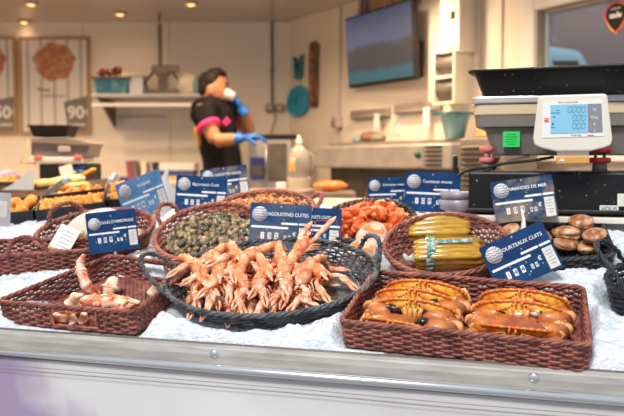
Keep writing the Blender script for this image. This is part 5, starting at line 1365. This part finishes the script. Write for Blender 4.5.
s_ = thing('digital_scale', 'big grey digital scale with a blue display on red adjusting feet', 'scale', mtx=mS)
D0 = .045
bl, br = sc(474, 110, D0).x, sc(670, 110, D0).x; W_ = br-bl; cx = (bl+br)/2
zc0, zc1 = sc(500, 115, D0).z, sc(500, 104, D0).z; zb0 = sc(500, 155, D0).z
zp = sc(500, 96.5, D0).z
def frus(w0, w1, d0, d1, z0, z1, cy, r_=.02):
    mb = MB(); n = 24; rings = []
    for (w_, d_, z) in ((w0, d0, z0), (w1, d1, z1)):
        for ccx, ccy, a0 in ((w_/2-r_, d_/2-r_, 0), (-w_/2+r_, d_/2-r_, 90), (-w_/2+r_, -d_/2+r_, 180), (w_/2-r_, -d_/2+r_, 270)):
            for k in range(6): a = R(a0+18*k); rings.append((cx+ccx+r_*math.cos(a), cy+ccy+r_*math.sin(a), z))
    fs = [(i, (i+1) % n, n+(i+1) % n, n+i) for i in range(n)]+[tuple(reversed(range(n))), tuple(range(n, 2*n))]
    return mb.add(rings, fs)
CY = D0+.17
zk = zc0-(zc0-zb0)*.30
frus(W_*.985, W_, .335, .34, zk, zc0, CY).build('body_collar', 'grey', s_, smooth=False, bevel=.002)
frus(W_*.80, W_*.90, .27, .31, zb0, zk-.0005, CY).build('lower_body', 'grey', s_, smooth=False, bevel=.003)
frus(W_*1.01, W_*1.01, .345, .345, zc0, zc1, CY).build('cream_band', 'woodlite' if False else mat('pale_tan_plastic', (.66, .50, .33), .4), s_, smooth=False, bevel=.003)
frus(W_*1.03, W_*1.03, .355, .355, zc1+.001, zp, CY, .015).build('platter', 'steel', s_, smooth=False, bevel=.003)
# adjusting feet
for (px, dy, m) in ((486.5, .06, 'pinkplastic'), (600, .06, 'redplastic'), (655, .06, 'redplastic'), (486.5, .28, 'pinkplastic'), (655, .28, 'redplastic')):
    x = sc(px, 150, .06).x; za, zb_ = sc(px, 152, .06).z, sc(px, 146.5, .06).z; zd, ze = sc(px, 163, .06).z, sc(px, 157.5, .06).z
    f_ = thing('x', None, None) if False else None
    R_ = .018 if px < 500 else .026
    kn = MB().lathe([(R_*.8, za-.001), (R_, za+.003), (R_, zb_-.003), (R_*.8, zb_)], (x, dy, 0), 16).build('adjusting_knob', m, s_)
    if px > 590:
        for q in (-.010, .010): MB().lathe([(.004, ze-.001), (.004, za+.001)], (x+q, dy, 0), 10).build('spindle', 'darksteel', kn)
    else: MB().lathe([(.005, ze-.001), (.005, za+.001)], (x, dy, 0), 10).build('spindle', 'chrome', kn)
    MB().lathe([(R_*.8, zd), (R_, zd+.003), (R_, ze-.003), (R_*.85, ze)], (x, dy, 0), 16).build('foot_knob', m, kn)
    MB().lathe([(R_*.7, hT+.001), (R_*.6, zd+.001)], (x, dy, 0), 14).build('rubber_pad', 'grey', kn)
# green sticker
a, b = sc(503, 131.5, D0+.008), sc(520, 147, D0+.022)
MB().box(((a.x+b.x)/2, D0+.014, (a.z+b.z)/2), (b.x-a.x, .012, a.z-b.z)).build('green_sticker', 'green', s_, smooth=False)
for k in range(5): MB().box(((a.x+b.x)/2, D0+.0076, a.z-.007-k*.006), ((b.x-a.x)*(.7 if k % 2 else .55), .001, .0012)).build('sticker_print', mat('dark_green_print', (.0, .2, .03), .5) if k == 0 else bpy.data.materials['dark_green_print'], s_, smooth=False)
# display head
DD = -.055
def face_poly(pts, dy): return [(sc(x, y, dy).x, sc(x, y, dy).z) for x, y in pts]
hp = face_poly([(538, 97), (541, 95.5), (604, 93.5), (607.5, 95), (612.5, 139), (611, 145), (605, 147.5), (591, 151), (556, 151.5), (541, 148), (534.5, 145), (533, 139)], DD)
MB().prism(hp, DD, DD+.045).build('display_housing', 'creamlite', s_, smooth=False, bevel=.004)
hp = face_poly([(543, 101), (602, 99.5), (604.5, 136), (542, 138)], DD)
MB().prism(hp, DD-.0015, DD+.001).build('face_plate', 'white', s_, smooth=False)
hp = face_poly([(550.5, 105), (587, 104), (588, 132.5), (550.5, 133.5)], DD); MB().prism(hp, DD-.003, DD-.001).build('lcd_window', 'lcd', s_, smooth=False)
hp = face_poly([(587.3, 104), (601.5, 103.6), (602.8, 132), (588.2, 132.5)], DD); MB().prism(hp, DD-.0028, DD-.001).build('unit_panel', 'lcdgrey', s_, smooth=False)
SEG = {'0': 'abcdef'}
def seg0(x, z, h_, w_, nm):
    mb = MB(); g = .0012
    for (cx_, cz_, a_, b_) in ((0, h_/2, w_-g*2, g), (0, -h_/2, w_-g*2, g), (-w_/2, h_/4, g, h_/2-g*2), (w_/2, h_/4, g, h_/2-g*2), (-w_/2, -h_/4, g, h_/2-g*2), (w_/2, -h_/4, g, h_/2-g*2)):
        mb.box((x+cx_+(cz_)*.10, DD-.0034, z+cz_), (a_, .0006, b_))
    mb.build('lcd_digit', 'lcddigit', s_, smooth=False)
for (y, n_) in ((109.5, 4), (118, 3), (126, 3)):
    for k in range(n_):
        q = sc(583.5-k*4.6, y, DD); seg0(q.x, q.z, .0135, .0070, '')
    q = sc(583.5-(n_-1)*4.6+2.3, y+3, DD); MB().box((q.x, DD-.0034, q.z), (.0014, .0006, .0014)).build('decimal_point', 'lcddigit', s_, smooth=False)
for (y, u_) in ((109, 'kg'), (117.5, '€/kg'), (124.5, '€'), (131, 'T')):
    q = sc(594.5, y, DD); text(u_, .0085, 'print', s_, (q.x, DD-.0032, q.z), ext=.0003)
for (x, y, w2, h2) in ((555.5, 113, .020, .0014), (558, 110.5, .006, .0014), (554, 117, .004, .003), (553, 124, .005, .004), (553, 127.5, .008, .0014)):
    q = sc(x, y, DD); MB().box((q.x, DD-.0034, q.z), (w2, .0006, h2)).build('lcd_symbol', 'lcddigit', s_, smooth=False)
q = sc(546.5, 120, DD); MB().box((q.x, DD-.002, q.z), (.010, .0012, .0095)).build('red_logo', 'printred', s_, smooth=False)
MB().tube([(q.x-.005, DD-.003, q.z-.001), (q.x-.001, DD-.003, q.z+.003), (q.x+.005, DD-.003, q.z-.003)], .0008, 4).build('logo_line', 'print', s_)
q = sc(568, 102.3, DD); text('RETAIL SCALE 3000', .0052, 'printred', s_, (q.x, DD-.002, q.z), ext=.0003)
q = sc(576, 135.3, DD); text('ID 30-15 kg', .0045, 'printdark', s_, (q.x, DD-.002, q.z), ext=.0003)
q = sc(585, 135.3, DD); MB().box((q.x+.012, DD-.002, q.z), (.014, .0008, .002)).build('red_print', 'printred', s_, smooth=False)
hp = face_poly([(557, 150.5), (589, 150.5), (589, 158), (556.5, 158.5)], DD+.01); MB().prism(hp, DD+.012, DD+.11).build('neck', 'creamlite', s_, smooth=False, bevel=.002)
hp = face_poly([(556, 156.5), (589.5, 156), (589.5, 163.5), (556, 164)], DD+.004); ob = MB().prism(hp, DD+.006, DD+.03).build('orange_label_box', 'orangelabel', s_, smooth=False, bevel=.002)
q = sc(562, 160, DD+.004); MB().prism([(q.x-.006, q.z-.003), (q.x+.006, q.z-.003), (q.x+.003, q.z+.003), (q.x-.003, q.z+.003)], DD+.0045, DD+.006).build('white_mark', 'print', ob, smooth=False)
# cable under the scale
c1 = [sc(554, 157, .02), sc(530, 161, .02), sc(505, 163, .03), sc(485, 168, .035), sc(466, 170, .01), sc(456, 178, .03)]
mb = MB(); pp = []
for i in range(len(c1)-1):
    for k in range(6): pp.append(c1[i].lerp(c1[i+1], k/6))
for _ in range(4): pp = [pp[0]]+[(pp[i-1]+pp[i]*2+pp[i+1])/4 for i in range(1, len(pp)-1)]+[pp[-1]]
mb.tube(pp, .0036, 8); o = mb.build('black_cable', 'black'); o.matrix_world = mS; tag(o, 'black cable coming out under the big scale', 'cable')
c1 = [sc(530, 156, .09), sc(515, 159, .09), sc(495, 166, .09), sc(480, 170, .09)]
mb = MB().tube(c1, .0028, 8); o = mb.build('grey_cable', 'trimgrey'); o.matrix_world = mS; tag(o, 'thin grey cable under the big scale beside the pink foot', 'cable')
# black weighing tray
_tx = sc(468, 70, .02).x
tr_ = thing('weighing_tray', 'large speckled black plastic tray lying on the big scale', 'tray', mtx=mS @ Matrix.Translation((_tx, .02, 0)) @ Matrix.Rotation(R(-5), 4, 'Z') @ Matrix.Translation((-_tx, -.02, 0)))
tz0, tz1 = zp+.001, sc(500, 69.5, .03).z
tl, trr = sc(468, 70, .02).x, sc(690, 70, .02).x
def ring(x0, x1, y0, y1, z, r_):
    out = []
    for ccx, ccy, a0 in ((x1-r_, y1-r_, 0), (x0+r_, y1-r_, 90), (x0+r_, y0+r_, 180), (x1-r_, y0+r_, 270)):
        for k in range(6): a = R(a0+18*k); out.append((ccx+r_*math.cos(a), ccy+r_*math.sin(a), z))
    return out
I = .030
rings = [ring(tl+I, trr-I, .02+I, .40-I, tz0, .02), ring(tl+.010, trr-.010, .03, .39, tz1-.008, .025), ring(tl, trr, .02, .40, tz1-.008, .03), ring(tl, trr, .02, .40, tz1-.001, .03), ring(tl+.002, trr-.002, .022, .398, tz1, .03), ring(tl+.014, trr-.014, .034, .386, tz1-.001, .025), ring(tl+I+.004, trr-I-.004, .024+I, .396-I, tz0+.005, .02)]
mb = MB(); vs = [v for r_ in rings for v in r_]; n = 24; fs = []
for j in range(len(rings)-1): fs += [(j*n+i, j*n+(i+1) % n, (j+1)*n+(i+1) % n, (j+1)*n+i) for i in range(n)]
fs += [tuple(reversed(range(n))), tuple(range(6*n, 7*n))]
mb.add(vs, fs); mb.build('shell', 'speck', tr_, smooth=False)
MB().tube(ring(tl-.001, trr+.001, .019, .401, tz1-.003, .03), .0038, 8, closed=True).build('rim', 'speck', tr_)

# marbled dish left of the plinth
t = thing('marbled_dish', 'purple white marbled dish stack between the upright sign and the plinth', 'dish', at(459, 204, 2.06), 0)
MB().lathe([(.030, -.02), (.05, -.012), (.055, .010), (.050, .012), (.02, .004)], n=26).build('dish', 'corn', t)
MB().lathe([(.046, .013), (.050, .030), (.044, .032)], n=26).build('upper_dish', 'corn', t)
q = MB().box((0, 0, .06), (.012, .012, .12)).build('black_post', 'black', None, False, .003); q.location = at(455, 186, 2.12)-Vector((0, 0, .04)); tag(q, 'short black post behind the upright blue sign', 'post')

# ------------------------------------------------------------ left side: trays of fried food
def food_tray(label, px0, py0, px1, py1, h, depth, items, seed, m='black', hb=.0, chunk='ball'):
    a, b = P(px0, py0, hb), P(px1, py1, hb); d = b-a; rz = math.atan2(d.y, d.x); w_ = d.xy.length
    t = thing('food_tray', label, 'tray', mtx=bedm(a.x, a.y, hb+.002, rz))
    th = .004
    MB().box((w_/2, depth/2, th/2), (w_, depth, th)).build('bottom', m, t, smooth=False)
    for (c, s2, nm) in (((w_/2, th/2, h/2), (w_, th, h), 'front_wall'), ((w_/2, depth-th/2, h/2), (w_, th, h), 'rear_wall'), ((th/2, depth/2, h/2), (th, depth-2*th, h), 'side_wall'), ((w_-th/2, depth/2, h/2), (th, depth-2*th, h), 'side_wall')):
        MB().box(c, s2).build(nm, m, t, smooth=False, bevel=.001)
    return t, w_
M['traydark'] = mat('charcoal_tray', (.013, .016, .024), .45, spec=.3)
t1, w1 = food_tray('black food tray of round orange balls at the left edge', -22, 238, 36.5, 233, .066, .15, None, 1, 'traydark')
t2, w2_ = food_tray('black food tray of yellow fritters behind the ring handle', 39, 233, 107, 224, .066, .15, None, 2, 'traydark')
t3, w3 = food_tray('black food tray of orange fried pieces left of the sideways light blue sign', 108, 218, 146, 216, .055, .14, None, 3, 'traydark')
rr = random.Random(77)
def chunks(t, w_, dep, z, n, r_, m, label, group, name, dmin, lump=.12, cat='fried food', zj=.01):
    f = lambda q: q*(1+lump*noise.noise(q*2.4+Vector((n, 0, 0)))*2+lump*.4*noise.noise(q*7))
    o = MB().ell((0, 0, 0), (r_, r_, r_*.92), None, 18, 12, f).build(name, m); tag(o, label, cat, group); first = True; pts = []; tries = 0
    while len(pts) < n and tries < 4000:
        tries += 1; x, y = rr.uniform(r_, w_-r_), rr.uniform(r_, dep-r_)
        if any(math.hypot(x-a, y-b) < dmin for a, b in pts): continue
        pts.append((x, y)); q = o if first else o.copy()
        if not first: col.objects.link(q)
        first = False; q.matrix_world = t.matrix_world @ Matrix.Translation((x, y, z+rr.uniform(0, zj)+.02*math.sin(PI*y/dep))) @ rotm(rr) @ Matrix.Scale(rr.uniform(.88, 1.1), 4)
bpy.context.view_layer.update()
chunks(t1, w1, .15, .042, 16, .019, 'ball', 'round orange fried ball in the black tray at the left edge', 'orange balls in the left tray', 'fried_ball', .034, .03)
chunks(t2, w2_, .15, .034, 50, .0125, 'ballyellow', 'lumpy yellow fritter in the black tray behind the ring handle', 'yellow fritters in the tray', 'fritter', .018, .35, zj=.004)
chunks(t3, w3, .14, .036, 22, .016, 'ball', 'orange fried piece in the tray left of the sideways light blue sign', 'orange fried pieces', 'fried_piece', .021, .35, zj=.02)
# second row behind, on the level rear top
RZT = RZ
def rw(px, Y, dz=0):
    q = at(px, 190, Y); return Vector((q.x, Y, RZT+dz))
def rear_tray(label, px0, px1, Y, dep, m, h=.03):
    a, b = rw(px0, Y), rw(px1, Y); t = thing('serving_tray', label, 'tray', a, YAW*.3); w_ = b.x-a.x
    MB().box((w_/2, dep/2, .003), (w_, dep, .004)).build('bottom', m, t, smooth=False)
    for c, s2 in (((w_/2, 0, h/2), (w_, .004, h)), ((w_/2, dep, h/2), (w_, .004, h)), ((0, dep/2, h/2), (.004, dep-.005, h)), ((w_, dep/2, h/2), (.004, dep-.005, h))): MB().box(c, s2).build('side_wall', m, t, smooth=False)
    return t, w_
ta, wa = rear_tray('steel serving tray of orange pieces in the second row on the left', 52, 92, 2.62, .16, 'steel')
tb2, wb = rear_tray('steel serving tray of orange pieces behind the tray of yellow fritters', 94, 122, 2.62, .16, 'steel')
tc, wc = rear_tray('brown tray of pink food at the far left of the second row', 2, 48, 2.62, .20, 'apron', .028)
bpy.context.view_layer.update()
chunks(ta, wa, .16, .012, 20, .012, 'ballyellow', 'yellow orange fried piece in the left steel serving tray', 'fried pieces in the left steel tray', 'fried_piece', .018, .35, zj=.02)
chunks(tb2, wb, .16, .012, 14, .012, 'ball', 'orange fried piece in the right steel serving tray', 'fried pieces in the right steel tray', 'fried_piece', .018, .35, zj=.02)
for i, (px, py, Y, rz, lab) in enumerate(((52, 190, 2.60, 55, 'steel tongs lying up at a slant between the rear food trays'), (108, 193, 2.62, 20, 'steel tongs lying on the right rear food tray'), (116, 197, 2.60, -15, 'steel serving spoon lying across the right rear food tray'))):
    t = thing('serving_tongs', lab, 'tongs', at(px, py, Y), R(0))
    for q in (-1, 1): MB().box((q*.006, 0, 0), (.009, .004, .13), Matrix.Rotation(R(rz)+q*.05, 3, 'Y')).build('arm', 'darksteel', t, smooth=False, bevel=.001)
    MB().ell((.055*math.sin(R(rz)), 0, .055*math.cos(R(rz))), (.014, .006, .014)).build('head', 'steel', t)
# far wing of the counter with the second scale
MB().prism([(dy+.622, RZ), (dy+2.0, RZ), (dy+2.0, .35), (dy+.622, .35)], -2.3, -.62, 'x').build('side_wing', 'slot', ct, smooth=False)
LY = 3.45
lz = at(60, 180, LY).z
q0, q1 = at(-10, 190, 3.2), at(62, 190, 3.2)
t = thing('brown_ledge', 'long reddish brown board box in front of the small scale', 'box', ((q0.x+q1.x)/2, 3.2, RZ))
MB().box((0, 0, .025), (q1.x-q0.x+.1, .10, .05)).build('body', 'apron', t, smooth=False, bevel=.004); MB().box((0, 0, .053), (q1.x-q0.x+.12, .12, .006)).build('top_strip', 'wood', t, smooth=False)
t = thing('scale_stand', 'steel stand under the small black-based scale on the left', 'stand', (at(62, 180, LY).x, LY+.1, RZ))
MB().box((0, 0, (lz-RZ)/2), (.24, .38, lz-RZ-.002)).build('body', 'darksteel', t, smooth=False)
t = thing('small_scale', 'grey tan scale on a black base at the left below the posters', 'scale', (at(62, 180, LY).x, LY, lz))
lp = lambda px, py, Y=LY: (at(px, py, Y).x-t.location.x, at(px, py, Y).z-lz)
def lbox(x0, y0, x1, y1, d0, d1, nm, m, bev=.003):
    a, b = lp(x0, y0), lp(x1, y1); return MB().box(((a[0]+b[0])/2, (d0+d1)/2, (a[1]+b[1])/2), (b[0]-a[0], d1-d0, a[1]-b[1])).build(nm, m, t, smooth=False, bevel=bev)
lbox(39, 163.5, 88, 180, 0, .22, 'base_box', 'black')
lbox(29, 157, 82, 162.5, .0, .20, 'white_frame', 'white', .004)
for x0 in (34, 74): lbox(x0, 155.5, x0+8, 160, -.008, .02, 'red_knob', 'pinkplastic', .004)
MB().prism([lp(*q) for q in ((30, 142), (90, 145), (87, 157), (40, 157), (30, 155))], .01, .20).build('body', 'grey', t, smooth=False, bevel=.004)
MB().prism([lp(*q) for q in ((30, 138), (66, 137), (91, 143), (90, 146), (30, 143))], .0, .21).build('tan_top', 'slot', t, smooth=False, bevel=.003)
lbox(58, 146, 70, 152, -.002, .012, 'grey_badge', 'trimgrey')
MB().tube([(lp(30, 140)[0], .0, lp(30, 140)[1]), (lp(22, 163)[0], .0, lp(22, 163)[1]), (lp(36, 163)[0], 0, lp(36, 163)[1])], .006, 8).build('side_bracket', 'woodlite', t)
t2_ = thing('weighing_tray', 'small black tray lying on top of the left scale', 'tray', (at(47, 137, LY).x, LY+.1, at(47, 136.5, LY).z))
a, b = at(27, 125, LY+.0), at(67, 136, LY); w_ = b.x-a.x; h_ = a.z-b.z
MB().box((0, 0, h_/2), (w_, .16, h_), taper=(.86, .8)).build('shell', 'black', t2_, smooth=False, bevel=.004); MB().box((0, 0, h_), (w_*1.05, .18, .006)).build('rim', 'black', t2_, smooth=False)
sign('', 67, 173, 3.38, 'whitish card leaning on the black base of the small scale', 0, 18, 14, 'label', W_=.055, H_=.070, stick=0, plain=True)
sign('MOULES', 80, 173.5, 3.38, 'tiny dark blue sign leaning on the black base of the small scale', 0, 18, 14, 'blue', W_=.060, H_=.058, digits='12,90', stick=0)
# long wrapped yellow packs
def roll(px0, py0, px1, py1, Y, r_, m, label, name='wrapped_roll'):
    a, b = at(px0, py0, Y), at(px1, py1, Y-.05); mb = MB(); c = (a+b)/2; pts = [a.lerp(b, k/8)-c for k in range(9)]
    mb.tube(pts, [r_*.55]+[r_*(1+.1*math.sin(k*2.1)) for k in range(7)]+[r_*.5], 12, flat=.8); o = mb.build(name, m); o.location = c; tag(o, label, 'bread')
roll(30, 186, 84, 178, 3.05, .022, 'yellow', 'long yellow orange bread stick with a pale stripe in front of the small scale', 'bread_stick')
roll(50, 189, 88, 184, 3.0, .014, 'yellow', 'thin yellow bread stick under the long one', 'bread_stick')
roll(78, 180, 95, 169, 3.15, .013, 'ballyellow', 'short orange bread stick pointing up at the right of the long one', 'bread_stick')
mb = MB().prism([(0, 0), (.20, .0), (.20, .10), (.15, .075), (.05, .02)], -.002, .002); o = mb.build('cardboard_sheet', 'trimgrey', None, False); o.location = at(15, 190, 3.0)-Vector((.05, 0, .0)); o.rotation_euler = (R(-12), 0, 0); o.scale = (.6, 1, .8); tag(o, 'grey brown cardboard sheet leaning left of the bread sticks', 'cardboard')
rt = thing('serving_tray', 'low tray of bright orange pieces at the far left edge', 'tray', at(5, 190, 3.3)+Vector((0, 0, -.005)))
MB().box((0, 0, .0), (.15, .10, .035)).build('body', 'cream', rt, smooth=False, bevel=.004); bpy.context.view_layer.update()
k0 = rt.matrix_world @ Matrix.Translation((-.07, -.05, 0)); fake = type('F', (), {'matrix_world': k0})
chunks(fake, .14, .09, .022, 10, .014, 'ball', 'bright orange piece in the low tray at the far left edge', 'orange pieces at the far left', 'fried_piece', .020, .3)
lumpybag('purple_packet', 'purple and green plastic packet behind the low tray at the left edge', 0, (.06, .04, .035), 'purplestuff', seed=4, pos=at(7, 178, 3.5)-Vector((0, 0, .03)))
limb('crab_pincer', 'red and white pincer lying low in the middle of the left basket', [g(112, 312, .016), g(122, 308, .022), g(134, 306, .018)], [.008, .012, .006], 'kingred', cat='crab claw', spikes=8)
limb('crab_limb', 'short orange and cream leg joint in front of the standing leg', [g(84, 306, .030), g(92, 303, .034), g(100, 305, .030)], [.007, .009, .006], 'kingred')
limb('crab_pincer', 'orange cut leg end seen low in the front opening, in its middle', [kw(60, 331, .03), kw(66, 327, .03), kw(72, 325, .03)], [.008, .010, .007], 'kingred', cat='crab claw')
